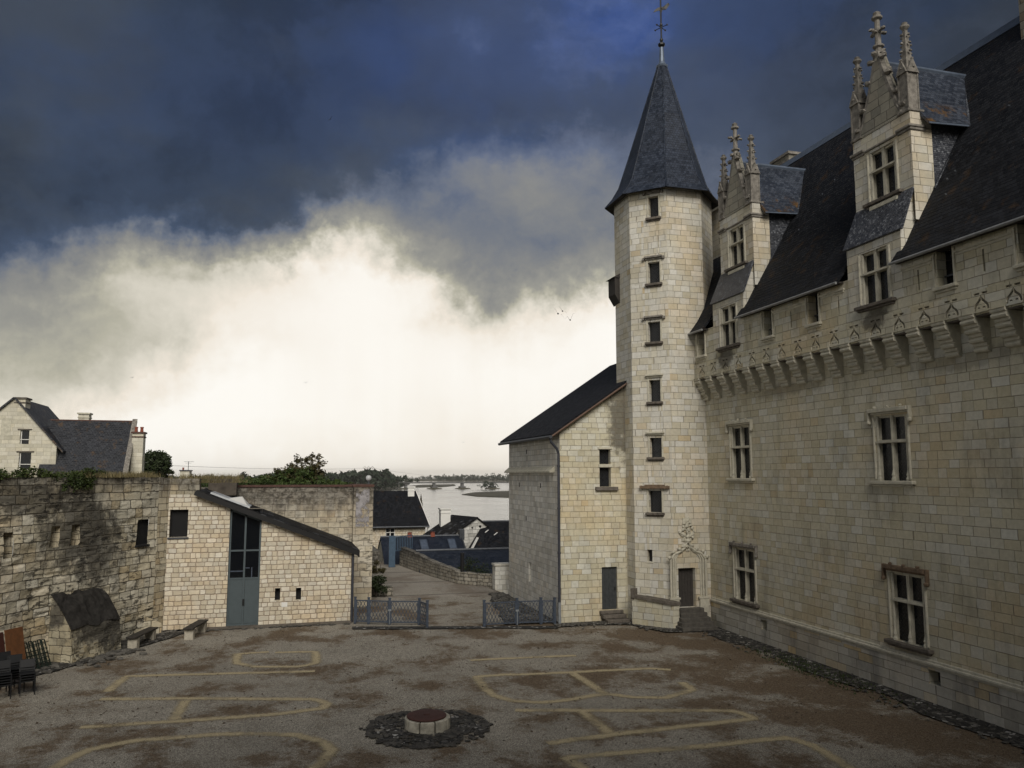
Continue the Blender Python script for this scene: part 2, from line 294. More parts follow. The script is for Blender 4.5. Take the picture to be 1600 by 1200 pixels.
M['concrete'] = plain('river_pier_concrete', (.10, .10, .10), .9, 0, .2, .1)
M['pylon'] = plain('pylon_steel', (.14, .12, .11), .7, .2, .1, 1.)
def leafmat(name, c0, c1, rough=.6):
    m, n, b = newmat(name); p = n.pos()
    k = n.m('MULTIPLY_ADD', n.noise(p, 1.2, 3), .6, n.m('MULTIPLY', n.noise(p, 14., 2), .5))
    n.put(b.inputs['Base Color'], n.ramp(k, [(.3, c0), (.75, c1)])); b.inputs['Roughness'].default_value = rough
    b.inputs['Specular IOR Level'].default_value = .25
    return m
M['leaf'] = leafmat('bush_leaves', (.018, .035, .01), (.07, .10, .025))
M['leaf_dark'] = leafmat('dark_leaves', (.012, .02, .008), (.04, .055, .02))
M['leaf_red'] = leafmat('reddish_leaves', (.03, .028, .012), (.09, .075, .03))
M['leaf_ivy'] = leafmat('ivy_leaves', (.014, .026, .007), (.06, .08, .02))
M['dry'] = leafmat('dry_grass', (.09, .075, .035), (.22, .18, .09))
M['moss'] = leafmat('moss', (.018, .03, .008), (.045, .06, .018))
M['farwood'] = leafmat('far_wood_leaves', (.010, .018, .012), (.028, .042, .024))
def glassmat(name, lattice=True, tint=(.006, .007, .009)):
    m, n, b = newmat(name); u, v_, _ = n.xyz(n.uv())
    b.inputs['Roughness'].default_value = .12; b.inputs['Specular IOR Level'].default_value = .35
    if lattice:
        a = n.m('FRACT', n.m('MULTIPLY', n.m('ADD', u, v_), 7.)); c = n.m('FRACT', n.m('MULTIPLY', n.m('SUBTRACT', u, v_), 7.))
        k = n.m('MINIMUM', n.m('MINIMUM', a, n.m('SUBTRACT', 1., a)), n.m('MINIMUM', c, n.m('SUBTRACT', 1., c)))
        f = n.step(k, .05, .1); n.put(b.inputs['Base Color'], n.mix(f, (.03, .03, .032), tint))
        n.put(b.inputs['Roughness'], n.m('MULTIPLY_ADD', n.noise(n.pos(), 8., 2), .3, .15))
    else: b.inputs['Base Color'].default_value = tint + (1,)
    return m
M['leaded'] = glassmat('leaded_glass'); M['glass'] = glassmat('window_glass', False); M['skyglass'] = plain('white_rooflight', (.5, .52, .55), .35, 0, .2, 4.)
def groundmat(name, lane=False):
    m, n, b = newmat(name); p = n.pos(); px, py, pz = n.xyz(p)
    g1 = n.noise(p, 17., 5, .8); g2 = n.noise(p, 6., 5, .75); g3 = n.noise(p, .35, 4, .6)
    gv = n.vor(p, 34.)
    grav = n.m('ADD', n.m('MULTIPLY', g1, .55), n.m('ADD', n.m('MULTIPLY', g2, .25), n.m('MULTIPLY', gv, .45)))
    base = n.ramp(grav, [(.36, (.042, .037, .031)), (.5, (.122, .110, .092)), (.6, (.19, .172, .145)), (.72, (.36, .335, .285))])
    sh = n.m('MULTIPLY_ADD', g3, .7, .66); base = n.mix(1., base, n.cmb(sh, sh, sh), 'MULTIPLY')
    big = n.noise(n.v('ADD', n.cmb(n.m('MULTIPLY', px, .36), n.m('MULTIPLY', py, .30), 0.), (3.3, 1.1, 0)), 1., 6, .68)
    edge = n.step(px, 9., 19., 0., .1)
    f = n.step(n.m('ADD', n.m('ADD', big, edge), n.m('MULTIPLY', n.m('SUBTRACT', g2, .5), .3)), .475, .60)
    base = n.mix(n.m('MULTIPLY', f, .75), base, n.ramp(g1, [(.3, (.022, .013, .006)), (.5, (.082, .048, .022)), (.7, (.155, .098, .048))]))
    dk = n.m('MULTIPLY', n.step(n.noise(n.cmb(n.m('MULTIPLY', px, 1.3), n.m('MULTIPLY', py, 2.6), 0.), 1., 7, .75), .62, .72), .35)
    base = n.mix(dk, base, (.035, .028, .022))
    if lane:
        base = n.mix(.4, base, (.30, .27, .235))
        ln = n.m('ABSOLUTE', n.m('SUBTRACT', n.m('FRACT', n.m('MULTIPLY', n.m('ADD', py, n.m('MULTIPLY', g2, .3)), .17)), .5))
        base = n.mix(n.m('MULTIPLY', n.step(ln, .04, .015), .6), base, (.06, .05, .04))
    n.put(b.inputs['Base Color'], base); b.inputs['Roughness'].default_value = .95; b.inputs['Specular IOR Level'].default_value = .15
    bump(n, b, grav, .7, .03); return m
M['gravel'] = groundmat('courtyard_gravel'); M['lane'] = groundmat('lane_gravel', True)
def cobblemat(worn=False):
    m, n, b = newmat('worn_cobbles' if worn else 'dark_cobbles'); p = n.v('MULTIPLY', n.pos(), (1, 1, 1.))
    d = n.vor(p, 6.5, 'DISTANCE_TO_EDGE'); c = n.xyz(n.vor(p, 6.5, 'F1', 'Color'))[0]
    mk = n.step(d, .02, .1)
    base = n.ramp(c, [(0, (.015, .014, .013)), (.55, (.04, .037, .034)), (.8, (.085, .08, .075)), (.9, (.22, .21, .195)), (1, (.38, .37, .35))])
    base = n.mix(n.step(n.noise(n.pos(), 1.2, 5, .7), .48, .66), base, (.02, .018, .014))
    n.put(b.inputs['Base Color'], n.mix(mk, (.006, .006, .005), base)); b.inputs['Roughness'].default_value = .85
    if worn: n.put(b.inputs['Alpha'], n.step(n.noise(n.pos(), 1.5, 6, .72), .40, .52))
    bump(n, b, mk, .9, .05); return m
M['cobble'] = cobblemat(); M['cobble_worn'] = cobblemat(True)
def sandline():
    m, n, b = newmat('sand_line'); u, v_, _ = n.xyz(n.uv()); p = n.pos()
    e = n.m('MULTIPLY', n.m('MINIMUM', v_, n.m('SUBTRACT', 1., v_)), 2.)
    al = n.step(n.m('ADD', e, n.m('MULTIPLY', n.m('SUBTRACT', n.noise(p, 5., 5, .7), .5), 1.0)), .0, .85)
    al = n.m('MULTIPLY', al, n.step(n.noise(p, .8, 3), .3, .5, .5, 1.))
    al = n.m('MULTIPLY', al, n.step(n.noise(p, 40., 2), .33, .5, .35, 1.))
    n.put(b.inputs['Base Color'], n.mix(n.noise(p, 30., 3), (.30, .245, .145), (.50, .42, .27))); b.inputs['Roughness'].default_value = .95
    n.put(b.inputs['Alpha'], n.m('MULTIPLY', al, 1.)); return m
M['sand'] = sandline()
def watermat():
    m, n, b = newmat('river_water'); px, py, pz = n.xyz(n.pos())
    q = n.cmb(n.m('MULTIPLY', px, .09), n.m('MULTIPLY', py, .05), 0.)
    h = n.m('ADD', n.noise(q, 1.6, 6, .65), n.m('MULTIPLY', n.noise(q, .15, 3), 1.))
    b.inputs['Base Color'].default_value = (.10, .092, .075, 1); b.inputs['Roughness'].default_value = .10; b.inputs['IOR'].default_value = 1.33
    b.inputs['Specular IOR Level'].default_value = .5
    bump(n, b, h, .6, .8); n.put(b.inputs['Roughness'], n.m('MULTIPLY_ADD', n.noise(n.cmb(n.m('MULTIPLY', px, .02), n.m('MULTIPLY', py, .012), 0.), 1., 5, .6), .2, .03)); return m
M['water'] = watermat()
M['bank'] = plain('sand_bank', (.06, .055, .035), .9, 0, .5, .05)
M['terrain'] = plain('terrain_grass', (.05, .06, .025), .95, 0, .4, .3)
# ------------------------------------------------------------------ mesh builder
ORG = {}
class MB:
    def __init__(s): s.v = []; s.f = []; s.uvs = {}
    def poly(s, pts, uv=None):
        i = len(s.v); s.v += [V(p) for p in pts]; s.f.append(tuple(range(i, i + len(pts))))
        if uv: s.uvs[len(s.f) - 1] = uv
    def hexa(s, P):                                   # P: 8 points, bottom ring then top ring
        i = len(s.v); s.v += [V(p) for p in P]
        for f in ((3, 2, 1, 0), (4, 5, 6, 7), (0, 1, 5, 4), (1, 2, 6, 5), (2, 3, 7, 6), (3, 0, 4, 7)): s.f.append(tuple(i + k for k in f))
    def box(s, x0, x1, y0, y1, z0, z1):
        s.hexa([(x0, y0, z0), (x1, y0, z0), (x1, y1, z0), (x0, y1, z0), (x0, y0, z1), (x1, y0, z1), (x1, y1, z1), (x0, y1, z1)])
    def bar(s, a, b, wx, wy=None, up=(0, 0, 1)):     # rectangular bar from a to b
        a = V(a); b = V(b); d = (b - a).normalized(); u = V(up)
        if abs(d.dot(u)) > .95: u = V((0, 1, 0))
        x = d.cross(u).normalized() * (wx / 2); y = x.cross(d).normalized() * ((wy or wx) / 2)
        s.hexa([a - x - y, a + x - y, a + x + y, a - x + y, b - x - y, b + x - y, b + x + y, b - x + y])
    def prism(s, poly, off):                          # closed polygon extruded by a vector
        p = [V(q) for q in poly]; off = V(off); i = len(s.v); n = len(p); s.v += p + [q + off for q in p]
        s.f.append(tuple(range(i, i + n))[::-1]); s.f.append(tuple(range(i + n, i + 2 * n)))
        for k in range(n): s.f.append((i + k, i + (k + 1) % n, i + n + (k + 1) % n, i + n + k))
    def tube(s, pts, r, n=8, cap=True):
        pts = [V(p) for p in pts]; rs = r if hasattr(r, '__len__') else [r] * len(pts); i0 = len(s.v); prev = None
        for k, p in enumerate(pts):
            d = (pts[min(k + 1, len(pts) - 1)] - pts[max(k - 1, 0)]).normalized()
            u = prev if prev else (V((0, 0, 1)) if abs(d.z) < .9 else V((1, 0, 0)))
            x = d.cross(u).normalized(); y = x.cross(d); prev = y
            for j in range(n): a = 2 * pi * j / n; s.v.append(p + (x * cos(a) + y * sin(a)) * rs[k])
        for k in range(len(pts) - 1):
            for j in range(n): s.f.append((i0 + k * n + j, i0 + k * n + (j + 1) % n, i0 + (k + 1) * n + (j + 1) % n, i0 + (k + 1) * n + j))
        if cap: s.f.append(tuple(i0 + j for j in range(n))[::-1]); s.f.append(tuple(i0 + (len(pts) - 1) * n + j for j in range(n)))
    def lathe(s, c, prof, n=8, rot=0., sx=1., sy=1.):  # prof: (r, z)
        c = V(c); i0 = len(s.v)
        for r, z in prof:
            for j in range(n): a = 2 * pi * j / n + rot; s.v.append(c + V((r * cos(a) * sx, r * sin(a) * sy, z)))
        for k in range(len(prof) - 1):
            for j in range(n): s.f.append((i0 + k * n + j, i0 + k * n + (j + 1) % n, i0 + (k + 1) * n + (j + 1) % n, i0 + (k + 1) * n + j))
        s.f.append(tuple(i0 + j for j in range(n))[::-1]); s.f.append(tuple(i0 + (len(prof) - 1) * n + j for j in range(n)))
    def blob(s, c, r, sq=(1, 1, 1), jit=.2):
        c = V(c); bm = bmesh.new(); bmesh.ops.create_icosphere(bm, subdivisions=1, radius=r); i = len(s.v)
        for q in bm.verts: s.v.append(c + V((q.co.x * sq[0], q.co.y * sq[1], q.co.z * sq[2])) * (1 + random.uniform(-jit, jit)))
        for f in bm.faces: s.f.append(tuple(i + q.index for q in f.verts))
        bm.free()
    def clusters(s):
        """groups of faces that lie apart from one another: each becomes an object of its own"""
        par = list(range(len(s.v)))
        def find(a):
            while par[a] != a: par[a] = par[par[a]]; a = par[a]
            return a
        for f in s.f:
            for q in f[1:]: par[find(f[0])] = find(q)
        isl = {}
        for k, f in enumerate(s.f): isl.setdefault(find(f[0]), []).append(k)
        if len(isl) < 2 or len(isl) > 90: return None
        fs = list(isl.values()); P = [np.array([s.v[i] for k in g for i in s.f[k]]) for g in fs]
        lo = np.array([p.min(0) for p in P]); hi = np.array([p.max(0) for p in P]); sz = (hi - lo).max(1)
        gap = np.maximum(0, np.maximum(lo[:, None] - hi[None], lo[None] - hi[:, None])); near = np.sqrt((gap ** 2).sum(2)) <= np.maximum(.02, .5 * np.maximum(sz[:, None], sz[None])) * .98
        lab = list(range(len(fs)))
        for a, b_ in zip(*np.nonzero(np.triu(near, 1))):
            la, lb = lab[a], lab[b_]
            if la != lb: lab = [la if x == lb else x for x in lab]
        out = {}
        for g, l_ in zip(fs, lab): out.setdefault(l_, []).extend(g)
        return sorted(out.values(), key=len, reverse=True) if len(out) > 1 else None
    def build(s, name, mat, parent=None, smooth=False, bevel=0., recalc=True, at=None):
        cl_ = s.clusters() if parent else None
        if not cl_: return s._build(name, mat, parent, smooth, bevel, recalc, at)
        first = None
        for g in cl_:
            m = MB(); mp = {}
            for k in g:
                for i in s.f[k]:
                    if i not in mp: mp[i] = len(m.v); m.v.append(s.v[i])
                if k in s.uvs: m.uvs[len(m.f)] = s.uvs[k]
                m.f.append(tuple(mp[i] for i in s.f[k]))
            o = m._build(name, mat, parent, smooth, bevel, recalc, at); first = first or o
        return first
    def _build(s, name, mat, parent=None, smooth=False, bevel=0., recalc=True, at=None):
        me = bpy.data.meshes.new(name); org = ORG[parent.name] if parent else V(at or (0, 0, 0))
        me.from_pydata([tuple(p - org) for p in s.v], [], s.f)
        if recalc or bevel:
            bm = bmesh.new(); bm.from_mesh(me)
            if not s.uvs:
                bmesh.ops.remove_doubles(bm, verts=bm.verts, dist=1e-5) if bevel else None
                bmesh.ops.recalc_face_normals(bm, faces=bm.faces)
            if bevel: bmesh.ops.bevel(bm, geom=[e for e in bm.edges if len(e.link_faces) == 2 and e.calc_face_angle(0) > .4], offset=bevel, segments=1, affect='EDGES', clamp_overlap=True)
            bm.to_mesh(me); bm.free()
        uvl = me.uv_layers.new(name='UVMap'); Z = V((0, 0, 1))
        for pi_, p in enumerate(me.polygons):
            if pi_ in s.uvs:
                for k, li in enumerate(p.loop_indices): uvl.data[li].uv = s.uvs[pi_][k]
                continue
            nn = p.normal; t = Z.cross(nn); t = t.normalized() if t.length > .05 else V((1, 0, 0)); bt = nn.cross(t)
            for li in p.loop_indices:
                co = me.vertices[me.loops[li].vertex_index].co + org
                uvl.data[li].uv = (co.dot(t), co.dot(bt))
            p.use_smooth = smooth
        me.materials.append(mat if not isinstance(mat, str) else M[mat])
        o = bpy.data.objects.new(name, me); COL.objects.link(o)
        if parent: o.parent = parent; ORG[o.name] = org
        else: o.location = org; ORG[o.name] = org
        return o
def tag(o, label=None, cat=None, group=None, kind=None):
    if label: o['label'] = label
    if cat: o['category'] = cat
    if group: o['group'] = group
    if kind: o['kind'] = kind
    return o
def thing(name, loc, label, cat, group=None):
    o = bpy.data.objects.new(name, None); COL.objects.link(o); o.location = loc; ORG[o.name] = V(loc); o.empty_display_size = .3
    return tag(o, label, cat, group)
def copy_tree(o, parent=None):
    c = o.copy(); COL.objects.link(c)
    if parent: c.parent = parent
    for ch in list(o.children): copy_tree(ch, c)
    return c
def clip(poly, a, b):                                  # keep the part of a 2D polygon left of a->b
    out = []; n = len(poly)
    sd_ = lambda p: (b[0] - a[0]) * (p[1] - a[1]) - (b[1] - a[1]) * (p[0] - a[0])
    for i in range(n):
        p, q = poly[i], poly[(i + 1) % n]; sp, sq = sd_(p), sd_(q)
        if sp >= 0: out.append(p)
        if (sp > 0 and sq < 0) or (sp < 0 and sq > 0): t = sp / (sp - sq); out.append((p[0] + t * (q[0] - p[0]), p[1] + t * (q[1] - p[1])))
    return out
class Frame:                                           # local frame of a wall: u along it, v up, n outward
    def __init__(s, O, T, N): s.O = V(O); s.T = V(T).normalized(); s.N = V(N).normalized()
    def __call__(s, u, v, n=0.): return s.O + s.T * u + V((0, 0, v)) + s.N * n
    def box(s, mb, u0, u1, v0, v1, n0, n1): mb.hexa([s(u0, v0, n0), s(u1, v0, n0), s(u1, v0, n1), s(u0, v0, n1), s(u0, v1, n0), s(u1, v1, n0), s(u1, v1, n1), s(u0, v1, n1)])
def wall(mb, fr, outline, holes, depth=.4):
    """wall face with real openings; outline is convex (u,v), counter-clockwise; reveals run inward by depth"""
    us = sorted({p[0] for p in outline} | {h[0] for h in holes} | {h[1] for h in holes}); vs = sorted({p[1] for p in outline} | {h[2] for h in holes} | {h[3] for h in holes})
    for i in range(len(us) - 1):
        for j in range(len(vs) - 1):
            cu, cv = (us[i] + us[i + 1]) / 2, (vs[j] + vs[j + 1]) / 2
            if any(h[0] < cu < h[1] and h[2] < cv < h[3] for h in holes): continue
            c = [(us[i], vs[j]), (us[i + 1], vs[j]), (us[i + 1], vs[j + 1]), (us[i], vs[j + 1])]
            for k in range(len(outline)):
                c = clip(c, outline[k], outline[(k + 1) % len(outline)])
                if len(c) < 3: break
            if len(c) >= 3: mb.poly([fr(*q) for q in c])
    for (a, b, c, d) in [h[:4] for h in holes]:
        for (p, q) in (((a, c), (b, c)), ((b, c), (b, d)), ((b, d), (a, d)), ((a, d), (a, c))):
            mb.poly([fr(*p), fr(*q), fr(q[0], q[1], -depth), fr(p[0], p[1], -depth)])
def glasspane(fr, h, depth, parent, mat='leaded', name='glass'):
    g = MB(); fr.box(g, h[0], h[1], h[2], h[3], -depth - .05, -depth); return g.build(name, mat, parent)
def cross_window(fr, h, parent, hood=True, split=.60, jamb=True, rich=True, sill_mat='trim', hood_mat='trim', deep=.2):
    """stone mullion and transom window: a part with frame, hood mould, sill and glass"""
    a, b, c, d = h; w_, hh = b - a, d - c; m = MB(); mu = (a + b) / 2; tz = c + hh * split
    fr.box(m, mu - .065, mu + .065, c, d, -.19, -.05)
    fr.box(m, a, mu - .065, tz - .06, tz + .06, -.18, -.06); fr.box(m, mu + .065, b, tz - .06, tz + .06, -.18, -.06)
    fr.box(m, a - .02, b + .02, tz - .045, tz + .02, -.07, .03)
    if jamb:
        for x, s in ((a, 1), (b, -1)):
            fr.box(m, min(x, x + s * .05), max(x, x + s * .05), c, d, -.2, -.10)
            m.tube([fr(x + s * .03, c + .05, -.05), fr(x + s * .03, d - .02, -.05)], .05, 8)
            m.tube([fr(x - s * .10, c + .05, .0), fr(x - s * .10, d - .02, .0)], .05, 8)
        fr.box(m, a + .05, b - .05, d - .07, d, -.2, -.1)
    if rich:
        for x in (a + .04, mu, b - .04):
            m.lathe(fr(x, c, -.04), [(.085, 0), (.09, .06), (.06, .14), (.075, .2), (.05, .3), (.035, .38)], 8)
        m.tube([fr(mu, c + .3, -.05), fr(mu, d, -.05)], .03, 8)
    wnd = m.build('window', 'trim', parent)
    s = MB(); fr.box(s, a - .32, b + .32, c - .13, c - .003, -.1, .17); fr.box(s, a - .24, b + .24, c - .21, c - .13, -.05, .09)
    s.build('sill', sill_mat, wnd, bevel=.02)
    if hood:
        k = MB(); fr.box(k, a - .22, b + .22, d + .12, d + .26, -.02, .17); fr.box(k, a - .18, b + .18, d + .05, d + .12, -.02, .08)
        for x in (a - .3, b + .22): fr.box(k, x, x + .08, d - .18, d + .26, -.02, .13); k.blob(fr(x + .04, d - .22, .08), .1)
        for x in (a + .1, mu, b - .1): k.blob(fr(x, d + .3, .1), .075, (1, 1, .8), .3)
        k.build('hood_mould', hood_mat, wnd, bevel=.015)
    glasspane(fr, (a + .003, b - .003, c + .003, d - .003), deep, wnd)
    return wnd
# ------------------------------------------------------------------ CASTLE WING
XF, XP, XD = 20.28, 19.75, 20.28
castle = thing('castle_wing', (XF, 20, 0), 'long pale stone castle wing with steep slate roof and two pointed dormers along the courtyard', 'castle')
ff = Frame((XF, 0, 0), (0, 1, 0), (-1, 0, 0))
WINS = [(32.15, 33.72, 7.15, 9.55), (22.55, 24.0, 7.1, 9.38), (32.1, 33.72, 1.6, 3.92), (22.2, 23.65, 1.68, 3.96), (10.5, 12.1, 7.1, 9.4), (10.5, 12.1, 1.65, 3.95)]
VENTS = [(31.22, 31.68, .58, 1.02), (21.63, 22.12, .6, 1.05)]
Y0C = 5.0
mb = MB(); wall(mb, ff, [(Y0C, -.3), (36.6, -.3), (36.6, 12.3), (Y0C, 12.3)], WINS + VENTS, .5)
mb.poly([(XF, Y0C, -.3), (32, Y0C, -.3), (32, Y0C, 14), (25.1, Y0C, 23.4), (XF, Y0C, 14)])
mb.build('wall', 'ashlar', castle)
mats_w = [('trim', 'trim'), ('trim', 'trim'), ('sill_dark', 'carved_grey'), ('sill_dark', 'board_lichen')]
M['board_lichen'] = plain('lichen_covered_stone', (.15, .105, .07), .9, 0, .5, 6., .6)
for i, h in enumerate(WINS):
    sm, hm = mats_w[i % 4] if i < 4 else ('trim', 'trim')
    cross_window(ff, h, castle, sill_mat=sm, hood_mat=hm)
for h in VENTS: glasspane(ff, h, .35, castle, 'dark_void', 'cellar_vent')
# plinth course
mb = MB()
for z0, z1, pr in ((1.28, 1.36, .05), (1.19, 1.28, .11), (1.12, 1.19, .06)): ff.box(mb, Y0C, 35.9, z0, z1, -.02, pr)
mb.build('plinth_moulding', 'carved', castle, bevel=.015)
mb = MB(); wall(mb, Frame((XF - .05, 0, 0), (0, 1, 0), (-1, 0, 0)), [(Y0C, -.3), (35.95, -.3), (35.95, 1.12), (Y0C, 1.12)], VENTS, .05)
M['plinth'] = blocks('plinth_stone', .30, .75, .014, [(0, (.33, .31, .26)), (.5, (.43, .41, .36)), (.9, (.46, .44, .39)), (1, (.46, .36, .2))], (.13, .115, .095), warp=.02, warm=.2, stain=.75, stain_col=(.13, .13, .125))
mb.build('plinth', 'plinth', castle)
# corbels (machicolation) under the parapet
SP = 1.108; ys_c = [35.8 - SP * k for k in range(25)]
prof = [(0, 10.98)]
for k in range(4):
    z0 = 11.0 + k * .272; x0 = .13 + k * .155
    prof += [(x0 - .05, z0), (x0 - .01, z0 + .02), (x0 + .02, z0 + .07), (x0 + .01, z0 + .12), (x0 - .03, z0 + .145), (x0 - .03, z0 + .165), (x0 + .03, z0 + .175), (x0 + .045, z0 + .22), (x0 + .03, z0 + .262)]
prof += [(.66, 12.1), (0, 12.1)]
def corbel(y):
    q = MB(); wd = .26
    i = len(prof); q.prism([(XF - a, y - wd, z) for a, z in prof], (0, 2 * wd, 0)); return q
for k, y in enumerate(ys_c):
    corbel(y).build('corbel', 'carved', castle, recalc=True)
# carved frieze with pierced ogees over every machicolation opening
def plate2d(name, outer, holes, thick, mat, parent, xform):
    cu = bpy.data.curves.new(name, 'CURVE'); cu.dimensions = '2D'; cu.fill_mode = 'BOTH'; cu.extrude = thick / 2
    for lp in [outer] + holes:
        sp = cu.splines.new('POLY'); sp.points.add(len(lp) - 1); sp.use_cyclic_u = True
        for p_, q in zip(sp.points, lp): p_.co = (q[0], q[1], 0, 1)
    o = bpy.data.objects.new('tmp_plate', cu); COL.objects.link(o); dg = bpy.context.evaluated_depsgraph_get()
    me = o.evaluated_get(dg).to_mesh(); q = MB(); q.v = [xform(v_.co) for v_ in me.vertices]; q.f = [tuple(p_.vertices) for p_ in me.polygons]
    o.evaluated_get(dg).to_mesh_clear(); bpy.data.objects.remove(o); bpy.data.curves.remove(cu)
    return q.build(name, mat, parent)
FZ0, FZ1 = 12.1, 12.78
holes = []
for k in range(len(ys_c)):
    c_ = ys_c[k] - SP / 2
    if k == len(ys_c) - 1: break
    holes.append([(c_ - .24, 12.69), (c_ - .04, 12.69), (c_ - .04, 12.625), (c_ - .24, 12.625)]); holes.append([(c_ + .04, 12.69), (c_ + .24, 12.69), (c_ + .24, 12.625), (c_ + .04, 12.625)])
    for s in (-1, 1):                                   # the two flanks of a thin ogee and its cusps
        a = [(.004, 12.60), (.045, 12.53), (.12, 12.44), (.22, 12.36), (.265, 12.27), (.27, 12.16)]
        b_ = [(.19, 12.16), (.18, 12.25), (.14, 12.31), (.06, 12.39), (.004, 12.44)]
        holes.append([(c_ + s * x, z) for x, z in (a + b_)])
        holes.append([(c_ + s * x, z) for x, z in [(.03, 12.20), (.07, 12.25), (.12, 12.25), (.15, 12.20), (.12, 12.21), (.07, 12.21)]])
plate2d('frieze', [(Y0C, FZ0), (36.0, FZ0), (36.0, FZ1), (Y0C, FZ1)], holes, .09, 'ashlar', castle, lambda c_: V((XP - .025 - c_.z, c_.x, c_.y)))
mb = MB(); mb.box(XP - .012, XP - .004, Y0C + .1, 35.9, 12.14, 12.72); mb.build('frieze_shade_back', 'recess_shade', castle)  # darker sheet behind the pierced ogees, painted in place of their shade
# parapet storey
fp = Frame((XP, 0, 0), (0, 1, 0), (-1, 0, 0))
CREN = [35.32, 29.6, 26.5, 19.95, 17.0, 13.9]
SLIT = [30.98, 27.95, 25.02, 21.05, 18.5]
DORM = [(21.72, 24.5), (30.48, 33.35)]                  # parapet-storey dormer bodies (Y range) -- right, left
DW = [(22.35, 23.65, 13.3, 15.18), (31.75 + .45, 33.55, 13.3, 15.22)]
mb = MB(); hs = [(y - .31, y + .31, 13.2, 14.5) for y in CREN] + [(y - .035, y + .035, 13.3, 13.98) for y in SLIT]
wall(mb, fp, [(Y0C, 12.05), (36.2, 12.05), (36.2, 14.45), (Y0C, 14.45)], hs + [(d[0], d[1], d[2], 14.45) for d in DW], .45)
mb.build('parapet_wall', 'ashlar', castle)
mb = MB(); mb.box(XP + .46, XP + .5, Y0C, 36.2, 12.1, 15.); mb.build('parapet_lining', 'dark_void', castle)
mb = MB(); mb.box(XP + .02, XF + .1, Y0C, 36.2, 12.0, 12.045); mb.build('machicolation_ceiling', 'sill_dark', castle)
for y in CREN:
    s = MB(); fp.box(s, y - .5, y + .45, 13.08, 13.195, -.02, .14); fp.box(s, y - .44, y + .4, 13.0, 13.08, -.02, .07)
    wn = s.build('parapet_window', 'trim', castle, bevel=.02)
    q = MB(); fp.box(q, y - .3, y + .3, 13.55, 13.6, -.3, -.26); q.build('bar', 'gutter', wn); glasspane(fp, (y - .307, y + .307, 13.203, 14.44), .36, wn, 'glass')
    q = MB()
    for s_ in (-1, 1): fp.box(q, y + s_ * .40 - .035, y + s_ * .40 + .035, 13.2, 14.3, -.01, .06)
    q.build('jamb_moulding', 'trim', wn)
gaps = sorted([d for d in CREN])
edges = [Y0C] + gaps + [36.0]
mb = MB()
for a, b_ in zip(edges[:-1], edges[1:]):
    spans = [(a + .44, b_ - .44)]
    for d0, d1 in ((21.75, 24.65), (31.5, 34.9)):
        spans = [t for s0, s1 in spans for t in ((s0, min(s1, d0)), (max(s0, d1), s1)) if t[1] - t[0] > .25]
    for s0, s1 in spans: fp.box(mb, s0, s1, 14.13, 14.2, -.02, .07); fp.box(mb, s0 + .02, s1 - .02, 14.05, 14.13, -.02, .03)
mb.build('merlon_moulding', 'trim', castle)
# main roof: one steep slope with sprocketed eaves, cut below the two dormers
def rz(X): return 19.3 + 1.67 * (X - 22.43)
XE, ZE = 19.42, 14.40; XS = 20.45; ZS = rz(XS); XR = 25.1; ZR = rz(XR)
segs = [(Y0C, 21.92), (24.66, 31.62), (34.62, 37.6)]
mb = MB()
def strip(y0, y1, pts, th=.09):
    poly = [(x, y0, z) for x, z in pts] + [(x + th * .85, y0, z - th * .5) for x, z in reversed(pts)]
    mb.prism(poly, (0, y1 - y0, 0))
strip(Y0C, 40.5, [(XS, ZS), (XR, ZR)])
for a, b_ in segs: strip(a, b_, [(XE, ZE), (XE + .5, ZE + .66), (XS, ZS)])
mb.prism([(XR, Y0C, ZR), (31.5, Y0C, 13.5), (31.4, Y0C, 13.4), (XR, Y0C, ZR - .12)], (0, 35.5, 0))
roof = mb.build('roof', 'slate', castle)
mb = MB()
for a, b_ in segs: mb.tube([(XE - .02, a, ZE - .03), (XE - .02, b_, ZE - .03)], .055, 6)
mb.build('eaves_flashing', 'eave_edge', roof)
mb = MB(); mb.prism([(XR - .22, Y0C, ZR - .32), (XR, Y0C, ZR + .1), (XR + .22, Y0C, ZR - .32)], (0, 35.4, 0)); mb.build('ridge_flashing', 'lead', roof)
mb = MB()
for a, b_ in segs: mb.box(XE + .08, XP + .3, a + .02, b_ - .02, 14.38, 14.44)
mb.build('soffit', 'soffit', roof)
# roof hooks and slipped slates catching light
mb = MB()
for k in range(24):
    y = random.uniform(16, 34); x = random.uniform(20.6, 24.2)
    if any(a - .3 < y < b_ + .3 for a, b_ in ((21.2, 24.8), (30.6, 34.6))): continue
    z = rz(x); mb.bar((x - .1, y, z + .07), (x - .1 + .10, y + .14, z + .19), .045, .02)
mb.build('roof_hook', 'gutter', roof)
